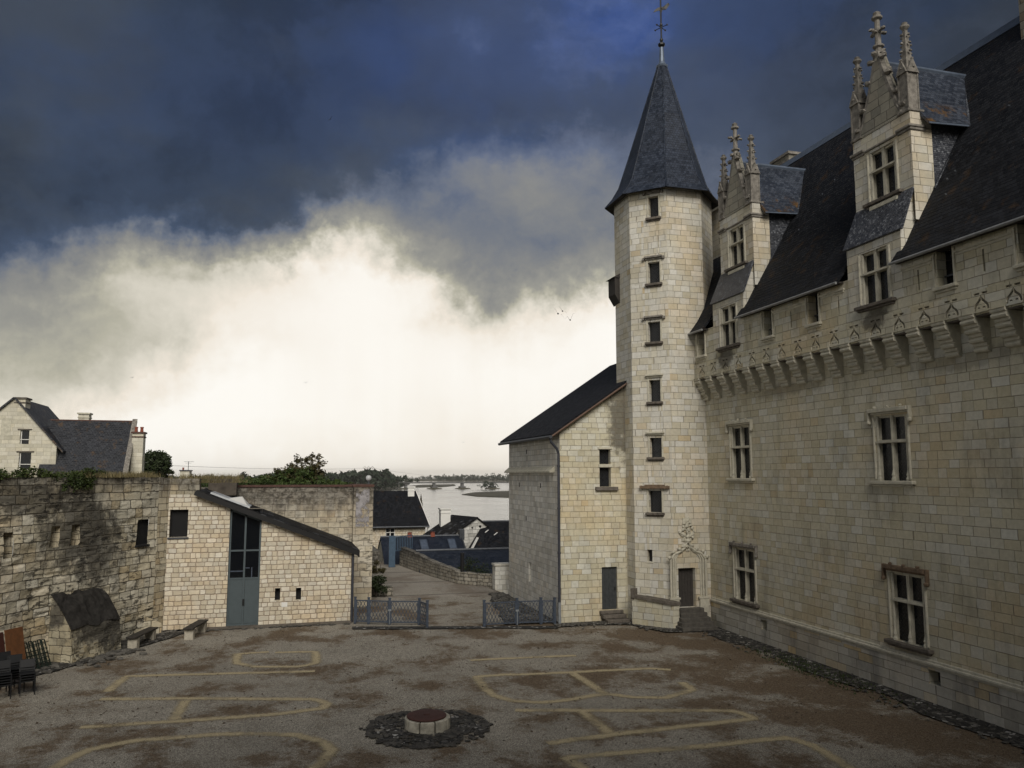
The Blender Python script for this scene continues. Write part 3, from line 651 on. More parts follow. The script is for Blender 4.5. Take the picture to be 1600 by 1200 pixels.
# dormers ------------------------------------------------------------------
def pinnacle(mb, c, zt, w_):
    x, y, z = c; H = zt - z; hw = w_ / 2
    mb.box(x - hw, x + hw, y - hw, y + hw, z, z + H * .42)
    for s in (-1, 1):
        mb.prism([(x - hw * 1.15, y + s * hw, z + H * .40), (x + hw * 1.15, y + s * hw, z + H * .40), (x, y + s * hw, z + H * .56)], (0, s * .07, 0))
        mb.prism([(x + s * hw, y - hw * 1.15, z + H * .40), (x + s * hw, y + hw * 1.15, z + H * .40), (x + s * hw, y, z + H * .56)], (s * .07, 0, 0))
        for t in (-1, 1): mb.bar((x + s * hw, y + t * hw, z), (x + s * hw, y + t * hw, z + H * .42), .05)
    mb.lathe((x, y, z), [(hw * 1.1, H * .42), (hw * .9, H * .5), (hw * .35, H * .93)], 4, pi / 4)
    for k in range(5):
        f = .46 + k * .095; r = hw * (1.15 - (f - .42) * 1.5)
        for s, t in ((1, 0), (-1, 0), (0, 1), (0, -1)): mb.blob((x + s * (r + .04), y + t * (r + .04), z + H * f), .062, (1, 1, .8), .3)
    mb.lathe((x, y, z), [(hw * .3, H * .90), (hw * .75, H * .935), (hw * .75, H * .955), (hw * .35, H * .965), (hw * .5, H * .985), (hw * .1, H)], 8)
def dormer(yc):
    y0, y1 = yc - 1.43, yc + 1.45; lo0, lo1 = yc - 1.28, yc + 1.42
    m = MB()
    prof_lo = [(XP - .004, 12.9), (XP - .004, 15.50), (XF - .05, 16.98), (XF - .05, 17.1), (21.3, 17.1), (21.3, 12.9)]
    # lower body with its own cross window
    fl = Frame((XP - .006, 0, 0), (0, 1, 0), (-1, 0, 0)); wl = (yc - .62, yc + .68, 13.3, 15.2)
    wall(m, fl, [(lo0, 13.25), (lo1, 13.25), (lo1, 15.52), (lo0, 15.52)], [wl], .42)
    for y in (lo0, lo1): m.poly([(XP - .006, y, 13.25), (XP - .006, y, 15.52), (XF, y, 17.05), (22.4, y, 17.05), (22.4, y, 14.3), (XP + .3, y, 13.25)])
    # upper body
    fu = Frame((XD, 0, 0), (0, 1, 0), (-1, 0, 0)); wu = (yc - .63, yc + .60, 17.16, 19.02)
    wall(m, fu, [(y0, 16.98), (y1, 16.98), (y1, 19.75), (y0, 19.75)], [wu], .42)
    for y in (y0, y1):
        m.poly([(XD, y, 15.9), (XD, y, 19.75), (21.15, y, 19.75), (21.15, y, 15.9)])
    m.poly([(XD, y0, 19.75), (XD, y1, 19.75), (21.15, y1, 19.75), (21.15, y0, 19.75)])
    d = m.build('dormer', 'ashlar_tower', castle)
    m = MB()
    for y, s in ((y0 + .03, 1), (y1 - .03, -1)): m.prism([(21.15, y, 16.5), (21.15, y, 19.5), (22.9, y, 19.5), (22.9, y, 16.5)], (0, s * .1, 0))
    m.build('slate_cheek', 'slate_apron', d)
    m = MB(); m.prism([(XP - .06, yc - 1.47, 15.52), (XD + .02, yc - 1.42, 17.02), (XD + .02, yc + 1.42, 17.02), (XP - .06, yc + 1.50, 15.52)], (-.06, 0, .03))
    m.build('slate_apron', 'slate_apron', d)
    m = MB(); fu.box(m, yc - .78, yc + .62, 16.82, 16.98, .0, .14); m.build('apron_stone', 'trim', d, bevel=.02)
    cross_window(fl, wl, d, hood=False, rich=False, sill_mat='sill_dark'); cross_window(fu, wu, d, hood=False, rich=False, sill_mat='sill_dark')
    # cornice, gable, crockets, cross finial, pinnacles
    m = MB()
    for a, b_ in ((y0 - .08, y0 + .62), (y1 - .62, y1 + .08)): fu.box(m, a, b_, 19.18, 19.28, -.6, .12); fu.box(m, a + .03, b_ - .03, 19.08, 19.18, -.6, .06)
    fu.box(m, y0 + .62, y1 - .62, 19.12, 19.2, -.1, .07)
    for a, b_ in ((y0 - .04, y0 + .52), (y1 - .52, y1 + .04)): fu.box(m, a, b_, 19.76, 19.86, -.6, .08)
    m.build('cornice', 'carved_grey', d, bevel=.02)
    m = MB(); m.prism([(XD - .02, yc - 1.02, 19.76), (XD - .02, yc + 1.02, 19.76), (XD - .02, yc + .05, 22.55), (XD - .02, yc - .05, 22.55)], (.42, 0, 0)); g = m.build('gable', 'gable', d)
    m = MB()
    for s in (-1, 1):
        path = [(XD - .06, yc + s * 1.12, 19.78), (XD - .06, yc + s * .86, 20.25), (XD - .06, yc + s * .50, 21.15), (XD - .06, yc + s * .2, 22.0), (XD - .06, yc + s * .05, 22.6)]
        for p_, q in zip(path[:-1], path[1:]): m.bar(p_, q, .5, .16, (0, 1, 0)) if False else m.tube([(p_[0] + .15, p_[1], p_[2]), (q[0] + .15, q[1], q[2])], .13, 6)
        for f in (.12, .36, .62, .86):
            k = f * 4; i = min(int(k), 3); t = k - i; a = V(path[i]).lerp(V(path[i + 1]), t) + V((.08, s * .14, .1)); m.blob(a, .13, (1.1, 1.3, .75), .35); m.blob(a + V((0, s * .1, .08)), .08)
    m.build('crocket', 'carved_grey', g)
    m = MB(); c = (XD + .12, yc, 22.45)
    m.lathe(c, [(.16, 0), (.12, .35), (.2, .4), (.2, .46), (.11, .5), (.1, 1.05), (.09, 1.45), (.19, 1.5), (.19, 1.58), (.1, 1.62), (.14, 1.72), (.03, 1.8)], 8)
    for s, t in ((1, 0), (-1, 0), (0, 1), (0, -1)):
        for k in (.12, .22, .31): m.blob((c[0] + s * k, c[1] + t * k, c[2] + 1.0 + .05 * sin(k * 30)), .085, (1, 1, .8), .35)
        m.blob((c[0] + s * .2, c[1] + t * .2, c[2] + .15), .11, (1, 1, .8), .35)
    m.build('finial', 'carved_grey', g)
    for y in (y0 + .22, y1 - .22):
        m = MB(); pinnacle(m, (XD + .2, y, 19.86), 23.15, .42); m.build('pinnacle', 'carved_grey', d)
    m = MB(); ez, rz_ = 19.22, 22.15
    for s in (-1, 1):
        e = yc + s * 1.75; th = V((0, s * .04, .09))
        P = [V((XD + .45, e, ez - .02)), V((22.55, e, ez + .08)), V((24.3, yc, rz_)), V((XD + .3, yc, rz_))]
        mid0 = V((XD + .4, yc + s * 1.3, ez + .62)); mid1 = V((22.9, yc + s * 1.3, ez + .66))
        m.hexa([P[0], P[1], mid1, mid0, P[0] + th, P[1] + th, mid1 + th, mid0 + th]); m.hexa([mid0, mid1, P[2], P[3], mid0 + th, mid1 + th, P[2] + th, P[3] + th])
    r = m.build('dormer_roof', 'slate_dormer', d)
    m = MB(); m.tube([(XD + .3, yc, rz_ + .08), (24.35, yc, rz_ + .08)], .12, 8)
    for s in (-1, 1): m.bar((XD + .45, yc + s * 1.77, ez + .02), (22.5, yc + s * 1.77, ez + .1), .06)
    m.build('ridge_lead', 'lead', d)
    m = MB()
    for s in (-1, 1):
        m.tube([(24.25, yc + s * .05, rz_ + .02), (22.42, yc + s * 1.77, ez + .05)], .07, 6)
    m.tube([(22.5, y0 - .03, 19.25), (21.1, y0 - .05, 17.05)], .06, 6); m.tube([(22.5, y1 + .03, 19.25), (21.1, y1 + .05, 17.05)], .06, 6)
    m.build('valley_lead', 'slate_apron', d)
    return d
dormer(23.0); dormer(32.72)
# chimneys
def chim(x0, x1, y0, y1, z0, z1, parent, mat='ashlar', cap='trim', name='chimney'):
    m = MB(); m.box(x0, x1, y0, y1, z0, z1); c = m.build(name, mat, parent)
    m = MB(); m.box(x0 - .1, x1 + .1, y0 - .1, y1 + .1, z1, z1 + .14); m.box(x0 - .05, x1 + .05, y0 - .05, y1 + .05, z1 - .35, z1 - .25); m.build('chimney_cap', cap, c); return c
M['chim_lichen'] = blocks('lichened_chimney_stone', .3, .5, .02, [(0, (.16, .15, .125)), (.6, (.23, .215, .18)), (1, (.18, .15, .11))], (.06, .055, .05), warp=.08, stain=.6)
chim(24.3, 25.6, 19.7, 20.6, 21.5, 28.0, castle, 'chim_lichen', 'carved_grey')
chim(25.2, 26.0, 35.3, 36.8, 22.8, 24.25, castle, 'chim_lichen', 'carved_grey')
chim(22.3, 23.4, 37.5, 38.6, 17.0, 22.1, castle, 'ashlar_tower', 'trim')
# unseen wing added behind the viewer so its mass darkens foreground and near facade
wing = thing('added_shade_wing', (6, -3, 0), 'unseen stone wing added behind the viewer to shade the near courtyard', 'castle')
fw2 = Frame((0, -.8, 0), (-1, 0, 0), (0, 1, 0)); mb = MB()
wh = [(-x - .8, -x + .8, z, z + 2.2) for x in (-9, -4, 1.2, 6, 11, 16) for z in (1.6, 6.2, 11.)]
wall(mb, fw2, [(-XF, -.3), (14, -.3), (14, 14.5), (-XF, 14.5)], wh, .5); mb.build('wall', 'ashlar', wing)
for h in wh: glasspane(fw2, h, .4, wing, 'glass', 'window')
mb = MB(); mb.prism([(-14, -.6, 14.5), (-14, -5.5, 24.), (-14, -10.5, 14.5)], (46, 0, 0)); mb.build('roof', 'slate', wing)
mb = MB(); mb.box(-14, XF, -10, -1.35, -.3, 14.4); mb.build('wing_body', 'ashlar', wing)
# ------------------------------------------------------------------ STAIR TOWER
TC = V((19.32, 38.42, 0)); TA = 2.0; TR = TA * 1.3066
tower = thing('stair_tower', (TC.x, TC.y, 0), 'tall octagonal stair tower of pale stone with pointed slate spire and weathervane', 'tower')
def oct_(r, z, c=TC): return [V((c.x + r * sin(R_(22.5 + 45 * k)), c.y - r * cos(R_(22.5 + 45 * k)), z)) for k in range(8)]
O = oct_(TR, 0)       # O[0] = right end of the courtyard face, O[7] = its left end, O[6] = next corner
f0 = Frame(O[7], O[0] - O[7], (0, -1, 0)); fd = Frame(O[6], O[7] - O[6], (-1, -1, 0)); fx = Frame(O[5], O[6] - O[5], (-1, 0, 0))
TW = [(.94, .41, 20.49, 21.62), (1.04, .415, 17.03, 18.15), (1.10, .45, 14.0, 15.04), (1.09, .51, 10.96, 12.06), (1.12, .505, 8.18, 9.15), (1.235, .56, 5.45, 6.52), (1.36, 1.10, 3.03, 3.62)]
L_ = TA; hs = [(L_ - a, L_ - b_, c, d) for a, b_, c, d in TW]
mb = MB()
PD = (18.53, 19.45, .9, 2.78); pdh = (PD[0] - O[7].x, PD[1] - O[7].x, PD[2], PD[3])
wall(mb, f0, [(0, -.3), (L_, -.3), (L_, 22.1), (0, 22.1)], [pdh], .45); wall(mb, fd, [(0, -.3), (L_, -.3), (L_, 22.1), (0, 22.1)], hs, .4)
for k in range(8):
    if k in (7, 6): continue
    a, b_ = O[k], O[(k + 1) % 8]
    if k == 7 or k == 6: continue
    mb.poly([a + V((0, 0, -.3)), b_ + V((0, 0, -.3)), b_ + V((0, 0, 22.1)), a + V((0, 0, 22.1))])
mb.build('wall', 'ashlar_tower', tower)
for i, h in enumerate(hs):
    a, b_, c, d = h
    m = MB(); small = i == 6
    if not small:
        fd.box(m, a - .14, b_ + .14, c - .13, c - .003, -.05, .16); fd.box(m, a - .1, b_ + .1, c - .2, c - .13, -.05, .08)
    else: fd.box(m, a - .06, b_ + .06, c - .07, c - .003, -.05, .03)
    wn = m.build('window', 'sill_dark' if not small else 'trim', tower, bevel=.02)
    if not small:
        m = MB(); fd.box(m, a - .16, b_ + .16, d + .20, d + .30, -.02, .17); fd.box(m, a - .12, b_ + .12, d + .12, d + .20, -.02, .09)
        if i < 3:
            for x in (a - .28, b_ + .16): fd.box(m, x, x + .12, d + .1, d + .24, -.02, .13)
        if i == 5:
            fd.box(m, a - .4, b_ + .42, d + .1, d + .24, -.02, .2)
            for q in range(9): m.blob(fd(a - .35 + q * .17, d + .2, .12), .09, (1, 1, .7), .4)
        m.build('hood_mould', 'board_lichen' if i == 5 else ('carved_grey' if i < 3 else 'trim'), wn, bevel=.012)
        m = MB(); fd.box(m, a - .09, a - .003, c, d + .1, -.05, .035); fd.box(m, b_ + .003, b_ + .09, c, d + .1, -.05, .035); m.build('jamb', 'trim', wn, bevel=.01)
    glasspane(fd, (a + .003, b_ - .003, c + .003, d - .003), .3, wn)
# portal
fpz = f0
m = MB(); f0.box(m, pdh[0], pdh[1], PD[2], PD[3], -.34, -.28)
for k in range(6): f0.box(m, pdh[0] + .02 + k * .153, pdh[0] + .158 + k * .153, PD[2] + .02, PD[3] - .02, -.28, -.262)
door = m.build('portal_door', 'door_wood', tower); m = MB(); f0.box(m, pdh[0] + .1, pdh[0] + .16, 1.75, 1.9, -.262, -.23); m.build('handle', 'black', door)
m = MB(); pc = (pdh[0] + pdh[1]) / 2 + .06; hw = .88
def ogee(hw, apex, base=.95, spring=2.75):
    pts = [(-hw, base), (-hw, spring)]
    ctrl = [(-hw, spring), (-hw, spring + .45), (-hw * .78, spring + .72), (-hw * .45, spring + .9 * .92), (-hw * .2, spring + .95 + .05), (-.04, apex - .08), (0, apex)]
    pts += [(x, z + 0) for x, z in ctrl[1:]]
    return pts + [(-x, z) for x, z in reversed(pts[:-1])]
for hw_, ap, r_, n_ in ((.94, 4.12, .06, .07), (.80, 3.88, .05, .05), (.68, 3.68, .05, .02)):
    m.tube([f0(pc + x, z, n_) for x, z in ogee(hw_, ap)], r_, 8)
for s in (-1, 1):
    f0.box(m, pc + s * .8 - .24, pc + s * .8 + .24, .1, 1.32, -.03, .14); f0.box(m, pc + s * .78 - .28, pc + s * .78 + .28, 1.32, 1.40, -.03, .17)
    for x, z in ogee(.94, 4.12)[2:6]: m.blob(f0(pc + s * abs(x) * 1.08, z + .1, .08), .11, (1.2, 1, .9), .35)
portal = m.build('portal_surround', 'carved', tower)
m = MB()
for k in range(60):
    t = random.random(); z = 4.0 + t * 1.15; wv = .40 * (1 - abs(t - .45) * 1.2)
    m.blob(f0(pc + random.uniform(-wv, wv), z, random.uniform(.0, .07)), random.uniform(.05, .11), (1, 1, 1.2), .35)
m.lathe(f0(pc, 4.0, .08), [(.1, 0), (.14, .1), (.07, .2), (.12, .3), (.03, .4)], 8)
f0.box(m, pc - .24, pc + .24, 4.78, 5.2, -.03, .05)
m.build('coat_of_arms', 'carved', tower)
m = MB()
for k in range(5):
    z1 = .9 - k * .18; o = .23 * (k + 1); e = .09 * k
    m.hexa([f0(pc - .62 - e, -.2, 0), f0(min(pc + .66 + e * .5, 2.05), -.2, 0), f0(min(pc + .66 + e * .5, 2.05), -.2, .1 + o), f0(pc - .62 - e, -.2, .1 + o), f0(pc - .62 - e, z1, 0), f0(min(pc + .66 + e * .5, 2.05), z1, 0), f0(min(pc + .66 + e * .5, 2.05), z1, .1 + o), f0(pc - .62 - e, z1, .1 + o)])
m.build('steps', plain('worn_step_stone', (.085, .078, .068), .9, 0, .45, 5., .6), tower, bevel=.02)
# spire
m = MB(); rings = [(3.1, 21.86), (2.72, 22.3), (2.36, 22.92), (1.9, 24.4), (1.2, 26.75), (.25, 29.95)]
apx = V((.22, .1, 0))
rr = [[p + apx * max(0, (z - 22) / 8) for p in oct_(r, z)] for r, z in rings]
for a, b_ in zip(rr[:-1], rr[1:]):
    for k in range(8): m.poly([a[k], a[(k + 1) % 8], b_[(k + 1) % 8], b_[k]])
m.poly(rr[-1]); spire = m.build('spire', 'slate_tower', tower)
m = MB(); s_ = oct_(3.12, 21.84); t_ = oct_(2.55, 22.0)
for k in range(8): m.poly([s_[k], s_[(k + 1) % 8], t_[(k + 1) % 8], t_[k]])
m.build('soffit', 'soffit', spire)
m = MB()
for k in range(8): m.tube([r_[k] for r_ in rr], .045, 5)
m.build('hip_lead', 'slate_tower', spire)
c = TC + apx
m = MB(); m.lathe((c.x, c.y, 29.9), [(.30, 0), (.34, .1), (.22, .2), (.16, .35), (.11, 1.2)], 8); m.build('spire_cap', 'lead', spire)
vane = MB(); vane.tube([(c.x, c.y, 31.0), (c.x, c.y, 35.3)], .045, 6)
vane.lathe((c.x, c.y, 31.1), [(.05, 0), (.2, .12), (.2, .22), (.05, .32), (.1, .42), (.1, .5), (.04, .56)], 8)
for a in (0, pi / 2, pi, 3 * pi / 2):
    d = V((cos(a + .5), sin(a + .5), 0)); vane.bar(V((c.x, c.y, 32.3)) + d * .05, V((c.x, c.y, 32.3)) + d * .38, .03); vane.blob(V((c.x, c.y, 32.3)) + d * .4, .06)
vane.blob((c.x, c.y, 32.45), .1)
vane.build('weathervane', 'black', tower)
m = MB(); th_ = .02; q = V((.8, -.3, 0)).normalized()
pts = [(-.42, -.12), (-.1, -.02), (.05, -.15), (.12, .05), (.42, .42), (.36, .2), (.5, .3), (.3, .02), (.1, .2), (-.15, .15), (-.3, .05)]
m.prism([V((c.x, c.y, 33.35)) + q * a + V((0, 0, b_)) for a, b_ in pts], V((-q.y, q.x, 0)) * .03); m.build('vane_figure', 'black', tower)
# small latrine box on the far-left face
m = MB(); y_ = 39.25
m.box(O[5].x - .28, O[5].x + .02, y_ - .45, y_ + .45, 16.9, 17.8); m.prism([(O[5].x - .28, y_ - .45, 16.9), (O[5].x + .02, y_ - .45, 16.9), (O[5].x + .02, y_ - .45, 16.4)], (0, .9, 0)); m.prism([(O[5].x - .42, y_ - .5, 17.8), (O[5].x + .02, y_ - .5, 17.8), (O[5].x + .02, y_ - .5, 18.05)], (0, 1., 0))
m.build('latrine_box', 'soffit', tower)
# low parapet in front of the tower foot
pz = thing('parapet_block', (17.4, 36.3, 0), 'low stone parapet with dark weathered coping beside the portal steps', 'parapet')
A_, B_, C_, D_ = V((16.62, 37.25, 0)), V((17.95, 35.5, 0)), V((18.28, 35.5, 0)), V((18.28, 36.15, 0))
m = MB(); m.hexa([A_ + V((0, 0, -.2)), B_ + V((0, 0, -.2)), D_ + V((0, 0, -.2)), A_ + V((.6, .6, -.2)), A_ + V((0, 0, 1.3)), B_ + V((0, 0, 1.12)), D_ + V((0, 0, 1.12)), A_ + V((.6, .6, 1.3))])
m.hexa([B_ + V((.001, .001, -.2)), C_ + V((0, 0, -.2)), D_ + V((0, 0, -.2)), D_ + V((-.1, .0, -.2)), B_ + V((.001, .001, 1.12)), C_ + V((0, 0, 1.12)), D_ + V((0, 0, 1.12)), D_ + V((-.1, 0, 1.12))])
m.build('parapet_stone', 'ashlar_annex', pz)
m = MB(); e = V((-.06, -.06, 0)); m.hexa([A_ + e + V((0, 0, 1.3)), B_ + e + V((0, 0, 1.12)), C_ + V((.05, -.06, 1.12)), A_ + V((.65, .6, 1.3)), A_ + e + V((0, 0, 1.42)), B_ + e + V((0, 0, 1.26)), C_ + V((.05, -.06, 1.26)), A_ + V((.65, .6, 1.42))])
m.hexa([V((C_.x + .05, C_.y - .06, 1.12)), V((C_.x + .05, 36.0, 1.12)), V((17.3, 37.0, 1.25)), V((17.2, 36.9, 1.25)), V((C_.x + .05, C_.y - .06, 1.255)), V((C_.x + .05, 36.0, 1.255)), V((17.3, 37.0, 1.4)), V((17.2, 36.9, 1.4))])
fe = Frame(A_, B_ - A_, (-.8, -.6, 0)); fe.box(m, -.06, .12, 1.2, 1.72, -.35, .03)
m.build('coping', 'sill_dark', pz)
# ------------------------------------------------------------------ ANNEX
annex = thing('lean_to_building', (15, 41, 0), 'stone lean-to building with sloping slate roof set against the octagonal tower', 'building')
fa = Frame((0, 38.4, 0), (1, 0, 0), (0, -1, 0)); fb = Frame((13.3, 0, 0), (0, -1, 0), (-1, 0, 0))
AW = [(15.45, 16.07, 7.85, 8.6), (15.45, 16.07, 6.70, 7.68)]; AD = (15.5, 16.34, .55, 2.66)
mb = MB(); wall(mb, fa, [(13.3, -.3), (17.6, -.3), (17.6, 12.46), (13.3, 9.56)], AW + [AD], .35); mb.build('front_wall', 'ashlar_annex', annex)
mb = MB(); SL = [(-43.86, -43.36, 1.37, 2.42)]
wall(mb, fb, [(-48, -2), (-38.4, -2), (-38.4, 9.5), (-48, 9.5)], SL, .3); mb.box(13.32, 22, 47.9, 47.99, -2, 9.4); mb.build('side_wall', 'ashlar_grey', annex)
q = MB(); fb.box(q, SL[0][0], SL[0][1], SL[0][2], SL[0][3], -.35, -.29); q.build('blocked_slit', 'trim', annex)
q = MB()
for y, z in ((45.7, 6.6), (41.6, 6.6), (44.2, 8.5), (44.3, 4.7)): q.box(13.29, 13.34, y - .06, y + .06, z, z + .25)
q.build('putlog_hole', 'dark_void', annex)
q = MB(); q.prism([(13.3, 39.2, 7.74), (13.02, 39.2, 7.5), (13.02, 39.2, 7.42), (13.3, 39.2, 7.42)], (0, 8.9, 0)); q.build('drip_ledge', 'trim', annex)
q = MB(); fa.box(q, 15.2, 16.42, 6.5, 6.695, -.02, .15); wn = q.build('window', 'sill_dark', annex, bevel=.02)
q = MB(); fa.box(q, 15.4, 16.15, 7.69, 7.84, -.25, .05); fa.box(q, 15.36, 16.16, 8.62, 8.72, -.02, .06); q.build('transom', 'trim', wn)
for h in AW: glasspane(fa, (h[0] + .003, h[1] - .003, h[2] + .003, h[3] - .003), .28, wn)
q = MB(); fa.box(q, AD[0], AD[1], AD[2], AD[3], -.2, -.14)
for k in range(4): fa.box(q, AD[0] + .02 + k * .21, AD[0] + .2 + k * .21, AD[2] + .03, AD[3] - .03, -.14, -.125)
dr = q.build('door', 'door_grey', annex); q = MB(); fa.box(q, AD[1] - .12, AD[1] - .06, 1.5, 1.65, -.125, -.09); q.build('handle', 'black', dr)
q = MB(); fa.box(q, 15.35, 16.6, .37, .53, -.2, .16); fa.box(q, 15.4, 16.65, .18, .36, -.0, .42); fa.box(q, 15.5, 16.75, -.1, .17, 0, .75); q.build('door_step', 'sill_dark', annex, bevel=.02)
q = MB(); q.v = []; P = lambda x, y: V((x, y, 9.22 + .68 * (x - 12.78)))
q.hexa([P(12.78, 38.12), P(20.2, 38.12), P(20.2, 48.1), P(12.78, 48.1)] + [p + V((-.04, 0, .13)) for p in (P(12.78, 38.12), P(20.2, 38.12), P(20.2, 48.1), P(12.78, 48.1))])
rf = q.build('roof', 'slate_annex', annex)
q = MB(); q.tube([P(12.8, 38.1), P(17.1, 38.1)], .05, 6); q.build('verge_board', plain('reddish_verge', (.12, .075, .055), .8), rf)
q = MB(); q.tube([V((12.72, 38.05, 9.2)), V((12.72, 48.2, 9.2))], .085, 8); gt = q.build('gutter', 'gutter', annex)
q = MB(); q.tube([(12.74, 38.2, 9.15), (12.78, 38.2, 8.95), (13.1, 38.25, 8.6), (13.2, 38.28, 8.35), (13.2, 38.28, 1.05)], .07, 8)
for z in (7.7, 5.6, 3.4): q.lathe((13.2, 38.28, z), [(.09, 0), (.09, .08)], 8)
dp = q.build('downpipe', 'pipe', annex); q = MB(); q.tube([(13.2, 38.28, 1.05), (13.2, 38.28, 0)], .08, 8); q.build('pipe_foot', 'pipe_low', dp)
# ------------------------------------------------------------------ OUTBUILDING
ob = thing('outbuilding', (-.8, 41.75, 0), 'small stone outbuilding with one-sided dark roof and tall grey metal glazed door', 'building')
fo = Frame((0, 41.75, 0), (1, 0, 0), (0, -1, 0)); OD = (-2.57, -1.08, .04, 5.65); OW = (-5.3, -4.48, 4.33, 5.64); OS = [(-.35, -.1, 1.17, 1.77), (.65, .9, 1.15, 1.75)]
mb = MB(); zt = lambda x: 6.36 - .392 * (x + 4.05)
wall(mb, fo, [(-5.38, -.2), (3.31, -.2), (3.31, zt(3.31)), (-4.05, 6.36), (-5.38, 6.36)], [OD, OW] + OS, .4)
mb.poly([(3.31, 41.75, -.2), (3.31, 46.4, -.2), (3.31, 46.4, zt(3.31)), (3.31, 41.75, zt(3.31))]); mb.build('wall', 'rubble', ob)
mb = MB(); fo.box(mb, -5.38, -4.02, 6.363, 7.12, -.7, -.0); mb.build('upper_wall', 'rampart_end', ob)
for h in OS: glasspane(fo, h, .3, ob, 'dark_void', 'slit_window')
q = MB(); fo.box(q, OW[0] - .06, OW[1] + .06, OW[2] - .08, OW[2] - .003, -.1, .06); wn = q.build('window', 'gutter', ob); glasspane(fo, OW, .25, wn, 'dark_void')
q = MB(); fo.box(q, -.02, .26, .86, 1.08, -.01, .012); q.build('white_stone', 'white', ob)
q = MB(); dz = lambda x: min(5.5, zt(x) - .12); a, b_, c, d = OD; mu = -1.83
for x in (a + .045, mu, b_ - .045): fo.box(q, x - .045, x + .045, c, zt(x + .05) - .02, -.2, -.1)
for z in (c + .05, 2.28, 3.62): fo.box(q, a + .09, mu - .045, z - .04, z + .04, -.195, -.105); fo.box(q, mu + .045, b_ - .09, z - .04, z + .04, -.195, -.105)
q.hexa([fo(a, zt(a) - .22, -.2), fo(b_, zt(b_) - .22, -.2), fo(b_, zt(b_) - .22, -.1), fo(a, zt(a) - .22, -.1), fo(a, zt(a), -.2), fo(b_, zt(b_), -.2), fo(b_, zt(b_), -.1), fo(a, zt(a), -.1)])
dr = q.build('glazed_door', 'ob_metal', ob)
q = MB(); fo.box(q, a + .09, mu - .05, c + .1, 2.24, -.17, -.13); fo.box(q, mu + .05, b_ - .09, c + .1, 2.24, -.17, -.13); q.build('door_panel', 'ob_metal', dr)
q = MB(); fo.box(q, a + .09, b_ - .09, 2.32, 5.6, -.19, -.16); q.build('glass', 'glass', dr)
q = MB(); fo.box(q, mu - .03, mu + .06, 1.0, 1.3, -.1, -.05); q.build('handle', 'black', dr)
q = MB(); fo.box(q, mu + .05, b_ - .5, 2.75, 2.8, -.158, -.15); fo.box(q, mu + .33, mu + .38, 2.32, 2.8, -.158, -.15); fo.box(q, a + .09, mu - .05, 2.6, 2.66, -.158, -.15); q.build('inner_rail', 'blue_metal', dr)
q = MB(); P = lambda x, y: V((x, y, zt(x) + .03)); T = [P(-4.15, 41.5), P(3.62, 41.5), P(3.62, 47.0), P(-4.15, 47.0)]
q.hexa(T + [p + V((.04, 0, .15)) for p in T]); rf = q.build('roof', 'slate_ob', ob)
q = MB(); q.bar(P(-4.2, 41.47), P(3.65, 41.47), .05, .24); q.bar(P(3.66, 41.45), P(3.66, 47.0), .06, .34); q.bar(P(-4.2, 46.6) + V((0, 0, .12)), P(3.3, 46.6) + V((0, 0, .12)), .3, .12); q.build('roof_edge', 'black', rf)
q = MB(); T = [P(-3.6, 42.0), P(-1.75, 42.0), P(-1.75, 44.2), P(-3.6, 44.2)]; T = [p + V((.06, 0, .17)) for p in T]
q.hexa(T + [p + V((.02, 0, .08)) for p in T]); skl = q.build('skylight', 'skyglass', rf)
q = MB(); top = P(-2.2, 43.0) + V((.1, 0, .55)); B4 = [P(-2.75, 42.1), P(-1.85, 42.1), P(-1.85, 44.1), P(-2.75, 44.1)]; B4 = [p + V((.06, 0, .25)) for p in B4]
for k in range(4): q.poly([B4[k], B4[(k + 1) % 4], top])
q.build('skylight_dome', 'white', skl)
q = MB(); q.tube([(3.38, 41.66, 3.4), (3.38, 41.66, .0)], .06, 8); q.build('downpipe', 'pipe', ob)
# ------------------------------------------------------------------ RAMPART
RA, RB = V((-9.87, 34.26, 0)), V((-5.76, 41.15, 0)); rd = (RB - RA).normalized(); rn = V((rd.y, -rd.x, 0))
if rn.dot(-RA) < 0: rn = -rn
ramp_ = thing('rampart_wall', (-8, 37.5, 0), 'old eroded rampart wall with dark lichen stains and plants growing along its top', 'wall')
fr = Frame(RA, rd, rn); LR = (RB - RA).length
NIC = [(1.9, 2.35, 4.38, 5.25), (2.98, 3.42, 4.42, 5.22), (-.3, .12, 4.25, 5.2), (-3.2, -2.8, 4.3, 5.2)]; BW = (6.72, 7.5, 4.12, 5.3)
mb = MB(); st = .105; us = [-9 + st * i for i in range(int((LR + 9) / st) + 1)]; us = [u for u in us if u < LR - .02] + [LR]; vs = [-.3 + st * j for j in range(72)]
vs = [v_ for v_ in vs if v_ < 7.16] + [7.2]
idx = {}
def rough(u, v_):
    p = V((u * .9, v_ * 2.2, 3.3)); e = MN.fractal(p, .9, 2.1, 5) * .045; q = MN.noise(V((u * .35, v_ * .35, 9.))) * .12
    cr = MN.noise(V((u * 1.1, v_ * 4.6, 1.7))); e -= max(0, cr - .3) * .14
    k = min(1, (LR - u) / .6); return (e + q) * max(0, min(1, k))
def vert(i, j):
    if (i, j) not in idx:
        u, v_ = us[i], vs[j]; idx[(i, j)] = len(mb.v); mb.v.append(fr(u, v_, rough(u, v_)))
    return idx[(i, j)]
def inhole(u, v_): return any(h[0] < u < h[1] and h[2] < v_ < h[3] for h in NIC + [BW])
